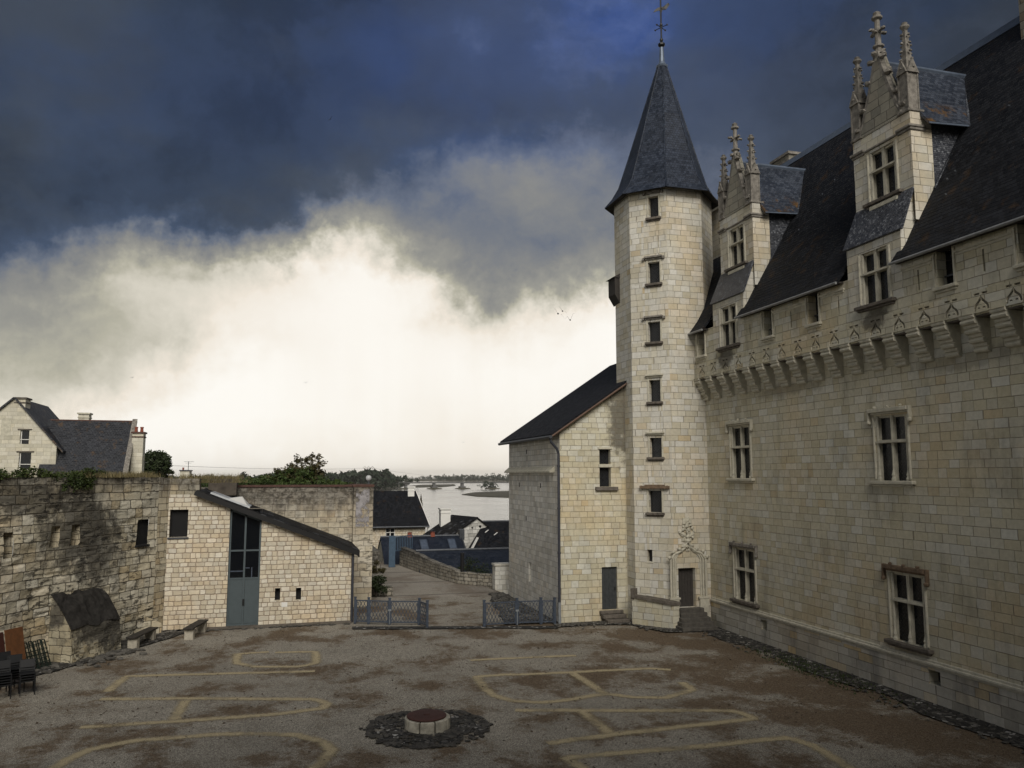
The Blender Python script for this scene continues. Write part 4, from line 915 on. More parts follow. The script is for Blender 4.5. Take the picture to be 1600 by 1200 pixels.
for i in range(len(us) - 1):
    for j in range(len(vs) - 1):
        if inhole((us[i] + us[i + 1]) / 2, (vs[j] + vs[j + 1]) / 2): continue
        mb.f.append((vert(i, j), vert(i + 1, j), vert(i + 1, j + 1), vert(i, j + 1))); mb.uvs[len(mb.f) - 1] = [(us[i], vs[j]), (us[i + 1], vs[j]), (us[i + 1], vs[j + 1]), (us[i], vs[j + 1])]
mb.poly([fr(-9, 7.2, .06), fr(LR, 7.2, 0), fr(LR, 7.2, -1.4), fr(-9, 7.2, -1.4)])
rw = mb.build('wall_face', 'rampart', ramp_, recalc=False)
for p_ in rw.data.polygons: p_.use_smooth = False
for h in NIC:
    q = MB(); a, b_, c, d = h; a -= .1; b_ += .1; c -= .1; d += .1; s = .62; f_ = -.07
    q.poly([fr(a, c, f_), fr(a, d, f_), fr(a + .12, d - .2, -s), fr(a + .12, c + .1, -s)]); q.poly([fr(b_, c, f_), fr(b_, d, f_), fr(b_ - .32, d - .2, -s), fr(b_ - .32, c + .1, -s)])
    q.poly([fr(a, c, f_), fr(b_, c, f_), fr(b_ - .32, c + .1, -s), fr(a + .12, c + .1, -s)]); q.poly([fr(a, d, f_), fr(b_, d, f_), fr(b_ - .32, d - .2, -s), fr(a + .12, d - .2, -s)])
    q.poly([fr(a + .12, c + .1, -s), fr(b_ - .32, c + .1, -s), fr(b_ - .32, d - .2, -s), fr(a + .12, d - .2, -s)])
    q.build('splayed_niche', 'rampart_end', ramp_, recalc=False)
q = MB(); a, b_, c, d = BW; fr.box(q, a - .12, b_ + .12, c - .12, d + .12, -.5, -.17); fr.box(q, a - .02, b_ + .02, c - .08, c, -.165, .06); q.build('window', 'dark_void', ramp_)
# return that closes the wall against the outbuilding
q = MB(); q.poly([fr(LR, -.3, 0), V((-5.375, 41.78, -.3)), V((-5.375, 41.78, 7.14)), fr(LR, 7.2, 0)]); q.poly([fr(LR - .6, -.3, .02), fr(LR - .6, .9, .02), fr(LR, .5, .5), fr(LR, -.3, .5)]); q.build('wall_return', 'rampart_end', ramp_, recalc=False)
M['buttress'] = blocks('buttress_stone', .3, .45, .022, [(0, (.34, .30, .21)), (.5, (.44, .40, .30)), (1, (.36, .3, .19))], (.08, .07, .055), warp=.1, rnd=.06, stain=.6, erosion=.7, patches=[tuple(fr(3.6, 1.2, .9)) + (1.6, 1.0, .95), tuple(fr(4.6, .9, .5)) + (1.1, 1.3, .95), tuple(fr(2.2, 1.9, .3)) + (.5, .6, .9)])
# sloping buttress at the foot
bt = thing('buttress', tuple(fr(3.2, 0, .4)), 'stone buttress with a dark sloping top leaning on the rampart foot', 'buttress')
def rbx(name, u0, u1, n0, n1, zb, zf, mat, parent, res=.14):
    m = MB(); nu = max(2, int((u1 - u0) / res)); 
    def jit(p, s=.05): return V(p) + V((MN.noise(V(p) * 1.7) * s, MN.noise(V(p) * 1.7 + V((9, 0, 0))) * s, MN.noise(V(p) * 1.7 + V((0, 9, 0))) * s))
    return m, jit
m = MB()
for (u0, u1) in ((2.15, 4.75),):
    nn = 14; nz = 12
    for i in range(nn):
        ua, ub = u0 + (u1 - u0) * i / nn, u0 + (u1 - u0) * (i + 1) / nn
        for j in range(nz):
            za, zb = -.2 + 1.55 * j / nz, -.2 + 1.55 * (j + 1) / nz
            J = lambda u, z: fr(u, z, 1.15 - .12 * z + MN.noise(V((u * 2, z * 3, 5))) * .08)
            m.poly([J(ua, za), J(ub, za), J(ub, zb), J(ua, zb)])
        for j in range(8):
            ta, tb = j / 8, (j + 1) / 8
            K = lambda u, t: fr(u, 1.35 + 1.2 * t, (1.0 - .12 * .35) * (1 - t ** 1.25) - .02 + MN.noise(V((u * 2.2, t * 3, 8))) * .07)
            if i >= 0: pass
for u in (2.15, 4.75):
    pts = [fr(u, -.2, 1.18), fr(u, 1.35, .99)] + [fr(u, 1.35 + 1.2 * t, .96 * (1 - t ** 1.05)) for t in (.25, .5, .75, 1)] + [fr(u, 2.55, -.2), fr(u, -.2, -.2)]
    m.poly(pts)
m.build('buttress_body', 'buttress', bt, recalc=False)
m = MB()
for i in range(14):
    ua, ub = 2.1 + 2.7 * i / 14, 2.1 + 2.7 * (i + 1) / 14
    for j in range(8):
        K = lambda u, t: fr(u + .06 * MN.noise(V((u * 3, t * 5, 2))), 1.30 + 1.28 * t + .12 * MN.noise(V((u * 1.6, t * 2, 4))), 1.05 * (1 - t ** 1.05) + MN.noise(V((u * 2.2, t * 3, 8))) * .16)
        m.poly([K(ua, j / 8), K(ub, j / 8), K(ub, (j + 1) / 8), K(ua, (j + 1) / 8)])
m.build('sloped_top', plain('black_lichen_stone', (.028, .026, .024), .95, 0, .6, 5., .9, .15), bt, recalc=False)
# ------------------------------------------------------------------ CURTAIN WALL + PILLAR
cw = thing('curtain_wall', (0, 46.6, 0), 'stained old wall with red brick coping behind the one-sided roof', 'wall')
q = MB(); q.box(-6, 3.75, 46.9, 47.7, -.2, 6.62); q.build('wall_face', 'curtain', cw); q = MB(); q.box(-2.55, 3.72, 46.84, 47.76, 6.622, 6.74); q.build('brick_coping', 'redbrick', cw)
q = MB(); q.box(-4.0, -2.56, 46.0, 47.8, 6.2, 7.22); q.build('raised_end', plain('dark_render', (.10, .085, .07), .95, 0, .5, 3., .6), cw)
pil = thing('gate_pillar', (4.4, 46.6, 0), 'massive square stone gate pillar with white render patch beside the lane', 'pillar')
q = MB(); q.box(3.72, 4.82, 46.3, 49.9, -.3, 6.62); q.build('pillar_body', 'curtain', pil)
q = MB(); q.box(3.68, 4.86, 46.26, 49.94, 6.623, 6.76); q.build('brick_cap', 'redbrick', pil)
m_, n_, b__ = newmat('flaking_white_render'); k = n_.step(n_.noise(n_.pos(), 1.6, 6, .7), .42, .56); n_.put(b__.inputs['Base Color'], n_.mix(n_.noise(n_.pos(), 3., 5, .7), (.10, .09, .09), (.5, .48, .5))); n_.put(b__.inputs['Alpha'], k); b__.inputs['Roughness'].default_value = .9; M['render'] = m_
q = MB(); q.box(3.85, 4.6, 46.285, 46.297, 4.4, 6.5); q.build('render_patch', 'render', pil)
lamp = thing('dome_lamp', (4.62, 47.2, 6.76), 'small round glass lamp on top of the gate pillar', 'lamp')
q = MB(); q.tube([(4.62, 47.2, 6.76), (4.62, 47.2, 6.95)], .06, 8); q.build('lamp_base', 'gutter', lamp)
q = MB(); q.lathe((4.62, 47.2, 6.95), [(.05, 0), (.14, .06), (.17, .16), (.14, .27), (.06, .33)], 12); q.build('lamp_globe', plain('lamp_glass', (.45, .46, .47), .15), lamp, smooth=True)
# ------------------------------------------------------------------ GROUND, LANE, TERRAIN, RIVER
def grid(name, x0, x1, y0, y1, nx, ny, zf, mat):
    m = MB(); 
    for j in range(ny + 1):
        for i in range(nx + 1):
            x = x0 + (x1 - x0) * i / nx; y = y0 + (y1 - y0) * j / ny; m.v.append(V((x, y, zf(x, y))))
    for j in range(ny):
        for i in range(nx): a = j * (nx + 1) + i; m.f.append((a, a + 1, a + nx + 2, a + nx + 1))
    return tag(m.build(name, mat, recalc=False), kind='structure')
und = lambda x, y: .02 * MN.noise(V((x * .25, y * .25, 0))) + .012 * MN.noise(V((x * .9, y * .9, 4)))
cy_ = grid('courtyard', -30, 24, -14, 48.6, 180, 200, lambda x, y: und(x, y) - .02, 'gravel')
ln = MB()
for k in range(24):
    ya, yb = 48.55 + k * .85, 48.55 + (k + 1) * .85
    fx0 = lambda y: 3.7 + (y - 48.5) * .19; fx1 = lambda y: 13.3 - (y - 48.5) * .12
    for i in range(8):
        a = [fx0(ya) + (fx1(ya) - fx0(ya)) * t / 8 for t in (i, i + 1)]; b_ = [fx0(yb) + (fx1(yb) - fx0(yb)) * t / 8 for t in (i, i + 1)]
        ln.poly([(a[0], ya, und(a[0], ya) - .02), (a[1], ya, und(a[1], ya) - .02), (b_[1], yb, und(b_[1], yb) - .02), (b_[0], yb, und(b_[0], yb) - .02)])
ln.poly([(fx1(48.55), 48.55, 0), (fx1(69), 69, 0), (fx1(69), 69, -7), (fx1(48.55), 48.55, -7)]); ln.poly([(fx0(69), 69, -.02), (fx1(69), 69, -.02), (fx1(69), 69, -7), (fx0(69), 69, -7)])
tag(ln.build('lane', 'lane', recalc=False), kind='structure')
def ss(x, a, b_): t = max(0, min(1, (x - a) / (b_ - a))); return t * t * (3 - 2 * t)
grid('terrain', -260, 260, -60, 420, 104, 96, lambda x, y: -.25 - 4.8 * ss(y, 49, 60) - 8.0 * ss(y, 90, 190) if y > -60 else -.2, 'terrain')
q = MB(); q.poly([fr(-9, 6.85, -1.2), fr(LR, 6.85, -1.2), (-5, 47.5, 6.6), (3.6, 47.6, 6.45), (4.0, 60, 6.0), (-2, 90, 5), (-70, 100, 5), (-70, 20, 6.85)])
q.poly([(3.6, 47.6, 6.45), (4.0, 60, 6.0), (4, 60, -5), (3.6, 47.6, -5)]); q.poly([(4.0, 60, 6.0), (-2, 90, 5), (-2, 90, -8), (4, 60, -8)])
tag(q.build('terrace', 'terrain', recalc=False), kind='structure')
q = MB(); q.poly([(-4800, 120, -10), (4800, 120, -10), (4800, 6000, -10), (-4800, 6000, -10)]); tag(q.build('river', 'water', recalc=False), kind='structure')
# cobbled strips
def flat_strip(name, pts_in, pts_out, z, mat, n=1):
    m = MB()
    for k in range(len(pts_in) - 1):
        a, b_, c, d = pts_in[k], pts_in[k + 1], pts_out[k + 1], pts_out[k]; m.poly([(p[0], p[1], z) for p in (a, b_, c, d)])
    return m.build(name, mat, recalc=False)
def jag(p, a=.16): return (p[0] + random.uniform(-a, a), p[1] + random.uniform(-a, a))
def dense(P, st=.5):
    out = []
    for a, b_ in zip(P[:-1], P[1:]):
        n = max(1, int(math.dist(a, b_) / st)); out += [(a[0] + (b_[0] - a[0]) * i / n, a[1] + (b_[1] - a[1]) * i / n) for i in range(n)]
    return out + [P[-1]]
inn = dense([(XF, 5), (XF, 35.9)]); tag(flat_strip('cobble_strip', inn, [jag((x - 1.15 - .25 * sin(y), y)) for x, y in inn], .024, 'cobble'), kind='structure')
inn = dense([(12.9, 38.5), (16.6, 38.5), (17.2, 36.5), (19.2, 36.2)]); out = dense([(12.9, 37.6), (16.3, 37.35), (17.3, 34.9), (19.2, 34.5)])
k = min(len(inn), len(out)); tag(flat_strip('cobble_apron', inn[:k], [jag(p) for p in out[:k]], .028, 'cobble'), kind='structure')
inn = dense([tuple(fr(u, 0, .0)[:2]) for u in (-4, 0, 4, LR)] + [(-5.2, 41.8), (3.3, 41.8)]); 
off = []
for x, y in inn:
    o_ = .5 if x > -5 else 1.5
    off.append(jag((x + (rn.x * o_ if x < -5 else 0), y + (rn.y * o_ if x < -5 else -o_)), .12))
tag(flat_strip('cobble_edge', inn, off, .026, 'cobble'), kind='structure')
q = MB(); q.box(-3.9, 3.35, 41.3, 41.76, -.1, .06); q.box(-2.8, -.9, 41.25, 41.3, -.1, .05); tag(q.build('kerb', 'sill_dark'), kind='structure')
# gravelly cobble slope by the annex wall
inn = dense([(13.28, 38.7), (13.28, 49.3)]); tag(flat_strip('cobble_verge', inn, [jag((10.5 + (y - 38.7) * .17, y), .2) for x, y in inn], .022, 'cobble'), kind='structure')
q = MB(); inn = [(9.4 + .26 * i, 38.9) for i in range(15)]
tag(flat_strip('cobble_gutter', [(3.3 + .5 * i, 40.3 - .13 * i) for i in range(20)], [jag((3.3 + .5 * i, 39.6 - .13 * i), .08) for i in range(20)], .02, 'cobble'), kind='structure')
# sand-line drawing on the gravel
LINES = [[(420, 1018), (372, 1021), (370, 1036), (400, 1041), (465, 1041), (494, 1035), (492, 1018), (430, 1019)], [(168, 1080), (200, 1056), (330, 1053), (492, 1048)],
 [(157, 1091), (330, 1091), (490, 1092), (511, 1099), (502, 1106), (430, 1115), (270, 1127), (125, 1136)], [(290, 1094), (272, 1124)],
 [(70, 1212), (100, 1190), (140, 1171), (210, 1157), (350, 1146), (460, 1147), (503, 1158), (518, 1172), (500, 1194), (470, 1215)],
 [(800, 1053), (745, 1057), (758, 1075), (772, 1086), (800, 1094), (850, 1097), (895, 1092), (945, 1083), (990, 1089), (1040, 1089), (1082, 1077), (1065, 1065)], [(800, 1054), (895, 1050), (1015, 1044), (1048, 1046)], [(895, 1051), (945, 1083)],
 [(805, 1109), (975, 1110), (1145, 1110), (1178, 1122), (1060, 1136), (960, 1147), (855, 1161)], [(910, 1111), (955, 1147)],
 [(1330, 1200), (1270, 1164), (1230, 1152), (1100, 1165), (920, 1180), (885, 1184), (915, 1202), (930, 1215)], [(735, 1031), (800, 1028), (900, 1024)]]
for L in LINES:
    P = [onG(*p) for p in L]; pts = []
    for i in range(len(P) - 1):
        p0, p1, p2, p3 = P[max(i - 1, 0)], P[i], P[i + 1], P[min(i + 2, len(P) - 1)]
        for t in [k / 8 for k in range(8)]:
            lin = p1.lerp(p2, t); cr = .5 * ((2 * p1) + (p2 - p0) * t + (2 * p0 - 5 * p1 + 4 * p2 - p3) * t * t + (3 * p1 - p0 - 3 * p2 + p3) * t ** 3); pts.append(lin.lerp(cr, .18))
    pts.append(P[-1]); m = MB(); acc_u = 0; hw_ = .28
    for i in range(len(pts) - 1):
        d0 = (pts[min(i + 1, len(pts) - 1)] - pts[max(i - 1, 0)]).normalized(); d1 = (pts[min(i + 2, len(pts) - 1)] - pts[i]).normalized()
        n0 = V((-d0.y, d0.x, 0)) * hw_; n1 = V((-d1.y, d1.x, 0)) * hw_; l_ = (pts[i + 1] - pts[i]).length
        q4 = [pts[i] - n0, pts[i + 1] - n1, pts[i + 1] + n1, pts[i] + n0]
        m.poly([V((p.x, p.y, und(p.x, p.y) - .02 + .012)) for p in q4], [(acc_u, 0), (acc_u + l_, 0), (acc_u + l_, 1), (acc_u, 1)]); acc_u += l_
    tag(m.build('sand_marking', 'sand', recalc=False), kind='structure')
# loose leaves, twigs and pebbles on the gravel
m = MB()
for k in range(5200):
    x, y = random.uniform(-9, 19.3), random.uniform(15.5, 41.2)
    if x < -9.5 + (y - 34) * .5: continue
    if MN.noise(V((x * .35, y * .35, 2))) < random.uniform(-.5, .35): continue
    a = random.uniform(0, 6.28); s = random.uniform(.012, .04); t = V((cos(a), sin(a), random.uniform(-.2, .5))) * s; n = V((-sin(a), cos(a), random.uniform(-.2, .5))) * s * random.uniform(.3, 1); c = V((x, y, und(x, y) - .005))
    m.poly([c - t - n, c + t - n, c + t + n, c - t + n])
tag(m.build('leaf_litter', plain('leaf_litter', (.06, .042, .028), .9, 0, .6, 3.), recalc=False), 'brown leaf and twig litter scattered on the courtyard gravel', 'litter', kind='stuff')
m = MB()
for k in range(900):
    t = random.random(); x = 20.2 - random.random() * 1.5; y = random.gauss(27, 2.2); 
    if y > 31 or y < 21: continue
    a = random.uniform(0, 6.28); h_ = random.uniform(.03, .09); c = V((x - .2, y, .02)); d = V((cos(a), sin(a), 0)) * .03; m.poly([c - d, c + d, c + d * .3 + V((random.uniform(-.04, .04), random.uniform(-.04, .04), h_))])
tag(m.build('moss_patch', 'moss', recalc=False), 'green moss and grass on the cobbles at the castle foot', 'moss', kind='stuff')
# ------------------------------------------------------------------ WELL
wl = thing('covered_well', (4.18, 23.95, 0), 'round pale stone well head capped with a rusty red lid', 'well')
wc = V((4.18, 23.95, 0)); m = MB(); NS = 9
for k in range(NS):
    a0, a1 = 2 * pi * k / NS + .03, 2 * pi * (k + 1) / NS - .03; ro, ri = .66, .44
    ring = []
    seg = 5
    for r_, ag in [(ro, [a0 + (a1 - a0) * i / seg for i in range(seg + 1)]), (ri, [a1 - (a1 - a0) * i / seg for i in range(seg + 1)])]:
        for a in ag: ring.append(wc + V((r_ * cos(a), r_ * sin(a), -.1)))
    m.prism(ring, (0, 0, .42 + random.uniform(-.01, .01)))
m.build('well_stone', 'wellstone', wl, bevel=.015)
m = MB(); m.lathe((wc.x - .03, wc.y, .325), [(.57, 0), (.58, .03), (.56, .045), (.3, .06), (.02, .065)], 32); m.build('lid', 'rust', wl)
m = MB(); m.lathe((wc.x - .03, wc.y, .325), [(.1, .06), (.1, .075), (.02, .08)], 10); m.build('lid_boss', 'rust', wl)
m = MB(); nr = 48; 
for k in range(nr):
    a0, a1 = 2 * pi * k / nr, 2 * pi * (k + 1) / nr
    rad = lambda a: 1.72 + .14 * sin(3 * a + 1) + .1 * MN.noise(V((cos(a) * 3, sin(a) * 3, 0)))
    m.poly([(wc.x + .6 * cos(a0), wc.y + .6 * sin(a0), .03), (wc.x + .6 * cos(a1), wc.y + .6 * sin(a1), .03), (wc.x + rad(a1) * cos(a1), wc.y + rad(a1) * sin(a1) , .012), (wc.x + rad(a0) * cos(a0), wc.y + rad(a0) * sin(a0), .012)])
tag(m.build('cobble_ring', 'cobble_worn', recalc=False), kind='structure')
m = MB()
for k in range(420):
    a = random.uniform(0, 6.28); r_ = random.choice([random.gauss(1.7, .06), random.uniform(.7, 1.75)]); c = wc + V((r_ * cos(a), r_ * sin(a), .02)); s = random.uniform(.03, .09); m.blob(c, s, (1.3, 1, .45), .35)
tag(m.build('ring_stones', plain('dark_ring_stones', (.045, .042, .038), .9, 0, .9, 2.5), recalc=False), 'dark broken stones in a ring around the well', 'stones', kind='stuff')
m = MB()
for k in range(330):
    u = random.uniform(-3, LR + .3); o_ = abs(random.gauss(.2, .55)); 
    if 2.0 < u < 4.9: o_ += 1.1
    c = fr(u, .03, .1 + o_); sz = random.uniform(.05, .15); m.blob(c, sz, (1.3, 1., .5), .35)
for k in range(130): m.blob((random.uniform(-5, 3.2), 41.3 - abs(random.gauss(0, .12)), .02), random.uniform(.03, .08), (1.4, 1, .5), .35)
for k in range(420):
    y = random.uniform(9, 35.5); x = XF - abs(random.gauss(.75, .4)); m.blob((x, y, .02), random.uniform(.03, .08), (1.2, 1.2, .5), .35)
for k in range(260): x = random.uniform(12.9, 19); m.blob((x, (38.1 if x < 16.5 else 36.2 - (x - 17) * .5) - abs(random.gauss(.2, .3)), .03), random.uniform(.03, .08), (1.2, 1.2, .5), .35)
for k in range(420): y = random.uniform(38.9, 49); m.blob((random.uniform(10.6 + (y - 38.7) * .17, 13.2), y, .03), random.uniform(.04, .11), (1.3, 1.2, .5), .35)
tag(m.build('edge_stones', plain('edge_stones_stone', (.075, .07, .062), .9, 0, .95, 2.5)), 'loose dark and pale stones along the foot of the courtyard walls', 'stones', kind='stuff')
# ------------------------------------------------------------------ FENCES
def panel(mb, wire, a, b_, z0=.12, z1=1.12):
    a = V(a); b_ = V(b_); d = b_ - a; L = d.length; d.normalize(); Z = lambda p, z: V((p.x, p.y, z))
    mb.bar(Z(a, z0), Z(b_, z0), .05); mb.bar(Z(a, z1), Z(b_, z1), .05); mb.bar(Z(a, z0 - .05), Z(a, z1 + .03), .06); mb.bar(Z(b_, z0 - .05), Z(b_, z1 + .03), .06)
    st = .17; n = int(L / st) + 6; H = z1 - z0
    for s in (-1, 1):
        k = -8
        while k * st < L + H:
            x0 = k * st; pts = []
            # line x = x0 + s*(z - z0)*.5
            za, zb = 0, H; xa, xb = x0, x0 + s * H * .5
            def cl(x): return (x - x0) / (s * .5)
            lo, hi = 0, H
            if s > 0:
                if xa < 0: lo = cl(0)
                if xb > L: hi = cl(L)
            else:
                if xa > L: lo = cl(L)
                if xb < 0: hi = cl(0)
            if hi - lo > .04 and 0 <= lo < H and hi <= H + 1e-6:
                p = a + d * (x0 + s * lo * .5); q = a + d * (x0 + s * hi * .5); wire.bar(Z(p, z0 + lo), Z(q, z0 + hi), .022)
            k += 1
def fence(name, pts, label, posts):
    t = thing(name, tuple(V(pts[0]) * .5 + V(pts[-1]) * .5), label, 'fence', 'blue metal fences across the lane')
    for a, b_ in zip(pts[:-1], pts[1:]):
        A_, B_ = V(a), V(b_); e = (B_ - A_).normalized() * .07; m = MB(); wv = MB(); panel(m, wv, A_ + e, B_ - e)
        p_ = m.build('panel_frame', 'blue_metal', t); wv.build('lattice', 'blue_metal', p_)
    for p in pts:
        m = MB(); m.box(p[0] - .055, p[0] + .055, p[1] - .055, p[1] + .055, 0, 1.25); m.box(p[0] - .07, p[0] + .07, p[1] - .07, p[1] + .07, 1.25, 1.29); m.build('post', 'blue_metal', t)
    for p in posts:
        m = MB(); m.tube([(p[0], p[1] - .09, .02), (p[0], p[1] - .09, .7)], .018, 6); m.box(p[0] - .08, p[0] + .08, p[1] - .1, p[1] - .05, .66, .74); m.build('drop_bolt', 'pipe_low', t)
    return t
fence('metal_fence', [(3.5, 41.2, 0), (4.13, 40.85, 0), (5.1, 40.4, 0), (6.5, 39.95, 0), (6.75, 39.1, 0)], 'blue lattice fence beside the one-sided roof outbuilding, end panel turned', [(5.1, 40.4)])
fence('metal_fence', [(9.42, 38.5, 0), (11.1, 38.62, 0), (12.3, 38.5, 0), (12.95, 38.3, 0)], 'blue lattice fence standing next to the lean-to downpipe', [(11.1, 38.62)])
# ------------------------------------------------------------------ BENCHES
def bench(p, q, label):
    p = V(p); q = V(q); d = (q - p).normalized(); L = (q - p).length; n = V((-d.y, d.x, 0)); t = thing('stone_bench', tuple(p), label, 'bench', 'plank benches by the rampart')
    for s in (.18, L - .18):
        m = MB(); c = p + d * s; m.hexa([c + d * a + n * b_ + V((0, 0, z)) for z in (-.05, .44) for a, b_ in ((-.14, -.2), (.14, -.2), (.14, .2), (-.14, .2))]); m.build('support', 'bench_stone', t, bevel=.02)
    m = MB(); m.hexa([p + d * a + n * b_ + V((0, 0, z)) for z in (.443, .52) for a, b_ in ((-.1, -.22), (L + .1, -.22), (L + .1, .22), (-.1, .22))]); m.build('seat', 'plank', t, bevel=.015)
bench((-6.05, 37.75, 0), (-5.55, 39.75, 0), 'low plank bench on stone blocks, nearer the buttress')
bench((-3.98, 39.2, 0), (-3.55, 41.2, 0), 'low plank bench on stone blocks, nearer the glazed door')
# ------------------------------------------------------------------ BOARDS, FOLDED CHAIRS, STACKED CHAIRS
def leaning(name, u0, u1, n0, h_, mat, label, cat, zt=0):
    m = MB(); lean = .38; m.hexa([fr(u0, 0, n0), fr(u1, 0, n0), fr(u1, 0, n0 + .04), fr(u0, 0, n0 + .04), fr(u0 - .0, h_, n0 - lean), fr(u1, h_, n0 - lean), fr(u1, h_, n0 - lean + .04), fr(u0, h_, n0 - lean + .04)])
    return tag(m.build(name, mat, at=tuple(fr(u0, 0, n0))), label, cat)
leaning('leaning_board', -.5, .25, .95, 1.72, 'board', 'orange brown wooden board leaning on the rampart behind stacked chairs', 'board')
leaning('leaning_board', -1.6, -.52, .9, 1.66, 'board_dark', 'dark red board leaning on the rampart, mostly behind black chairs', 'board')
for k in range(6):
    u = .42 + k * .2; t = thing('folded_chair', tuple(fr(u, 0, .6)), 'dark green folded slatted chair in a row leaning on the rampart beside the board', 'chair', 'folded chairs leaning on the rampart')
    m = MB(); h_ = random.uniform(.98, 1.06)
    for uu in (0, .13): m.bar(fr(u + uu, 0, .75), fr(u + uu, h_, .34), .03)
    m.bar(fr(u, h_, .34), fr(u + .13, h_, .34), .03); m.bar(fr(u, .1, .71), fr(u + .13, .1, .71), .03); m.build('frame', 'folded', t)
    m = MB()
    for z in (.25, .4, .55, .7, .85): m.bar(fr(u + .01, z, .75 - .41 * z / 1.02 + .02), fr(u + .12, z, .75 - .41 * z / 1.02 + .02), .09, .015)
    m.build('slats', 'folded', t)
def stack_chair(loc, rot, label):
    t = thing('stacked_chair', (0, 0, 0), label, 'chair', 'black stacked chairs by the rampart')
    m = MB(); m.box(-.23, .23, -.22, .22, .43, .46); m.build('seat', 'chair', t, bevel=.01)
    m = MB(); m.hexa([(-.22, .2, .58), (.22, .2, .58), (.22, .23, .58), (-.22, .23, .58), (-.21, .29, .84), (.21, .29, .84), (.21, .32, .84), (-.21, .32, .84)]); m.build('backrest', 'chair', t, bevel=.01)
    for x in (-.21, .21):
        m = MB(); m.bar((x, -.2, 0), (x, -.2, .43), .03); m.build('leg', 'chair', t)
        m = MB(); m.bar((x, .24, 0), (x, .19, .46), .03); m.bar((x, .19, .46), (x, .3, .84), .03); m.build('leg', 'chair', t)
    t.location = loc; t.rotation_euler = (0, 0, rot); return t
sc0 = None
SPOT = [(-8.62, 31.6, 5, .5), (-8.15, 31.15, 4, .35), (-9.1, 32.2, 5, .6), (-8.75, 30.75, 5, .4)]
nm = ['black plastic chair stacked with others, stack closest to the open gravel', 'black plastic chair stacked with others in front of the boards', 'black plastic chair stacked with others, stack nearest the dark red board', 'black plastic chair stacked with others at the photo edge']
order = [1, 0, 2, 3]
for i, (x, y, n_, r_) in enumerate(SPOT):
    lb = ['black plastic chair in the stack in front of the leaning boards', 'black plastic chair in the outermost stack toward the open gravel', 'black plastic chair in the stack touching the dark red board', 'black plastic chair in the stack at the left photo edge'][i]
    for k in range(n_):
        if sc0 is None: o = sc0 = stack_chair((0, 0, 0), 0, lb)
        else: o = copy_tree(sc0); o['label'] = lb
        o.location = (x + .0 * k, y - .015 * k, .085 * k); o.rotation_euler = (0, 0, r_ + random.uniform(-.04, .04))
# ------------------------------------------------------------------ LANE SIDE: LOW WALL, BOLLARD, GATE, PLANTS
low = thing('low_wall', (11, 56, 0), 'low rough stone wall running down the right side of the lane', 'wall')
P = [(9.35, 66.5, 1.45), (9.75, 63.5, 1.4), (10.6, 58.5, 1.05), (11.6, 54.2, .8), (12.6, 53.0, .75), (14.6, 51.6, .8)]
m = MB()
for (x0, y0, h0), (x1, y1, h1) in zip(P[:-1], P[1:]):
    d = V((x1 - x0, y1 - y0, 0)).normalized(); n = V((-d.y, d.x, 0)) * .22; nn = 8
    for i in range(nn):
        t0, t1 = i / nn, (i + 1) / nn; a = V((x0, y0, 0)).lerp(V((x1, y1, 0)), t0); b_ = V((x0, y0, 0)).lerp(V((x1, y1, 0)), t1); ha = h0 + (h1 - h0) * t0 + .06 * MN.noise(a * 2); hb = h0 + (h1 - h0) * t1 + .06 * MN.noise(b_ * 2)
        m.hexa([a - n - V((0, 0, .3)), b_ - n - V((0, 0, .3)), b_ + n - V((0, 0, .3)), a + n - V((0, 0, .3)), a - n + V((0, 0, ha)), b_ - n + V((0, 0, hb)), b_ + n + V((0, 0, hb)), a + n + V((0, 0, ha))])
m.build('wall_stones', 'lowwall', low)
q = MB(); q.box(13.1, 14.1, 50.6, 51.3, -.3, 1.5); q.box(13.05, 14.15, 50.55, 51.35, 1.503, 1.62); tag(q.build('stone_pier', 'ashlar_grey', at=(13.6, 51, 0)), 'short pale stone pier where low wall meets lean-to building', 'pier')
bp = onG(722, 911); q = MB(); q.tube([(bp.x, bp.y, -.1), (bp.x, bp.y, 1.95)], .13, 12); q.lathe((bp.x, bp.y, 1.95), [(.15, 0), (.15, .06), (.04, .1)], 12); tag(q.build('bollard', 'black', at=(bp.x, bp.y, 0)), 'tall black post standing in front of the low lane wall', 'post')
gt = thing('blue_gate', (8.6, 65.3, 0), 'open bright blue metal gate with vertical bars at the lane end', 'gate')
g0 = onG(612, 886); q = MB(); q.box(g0.x - .25, g0.x + .25, g0.y - .1, g0.y + .1, 0, 2.45); q.build('gate_leaf', 'gate_blue', gt)
q = MB(); a = V((g0.x + .3, g0.y + .1, 0)); b_ = V((g0.x + 1.95, g0.y + 2.2, 0)); dd = b_ - a
for k in range(11): p = a + dd * k / 10; q.bar((p.x, p.y, 1.2), (p.x, p.y, 2.35), .045)
for z in (1.25, 2.33): q.bar((a.x, a.y, z), (b_.x, b_.y, z), .05)
q.build('gate_bars', 'gate_blue', gt)
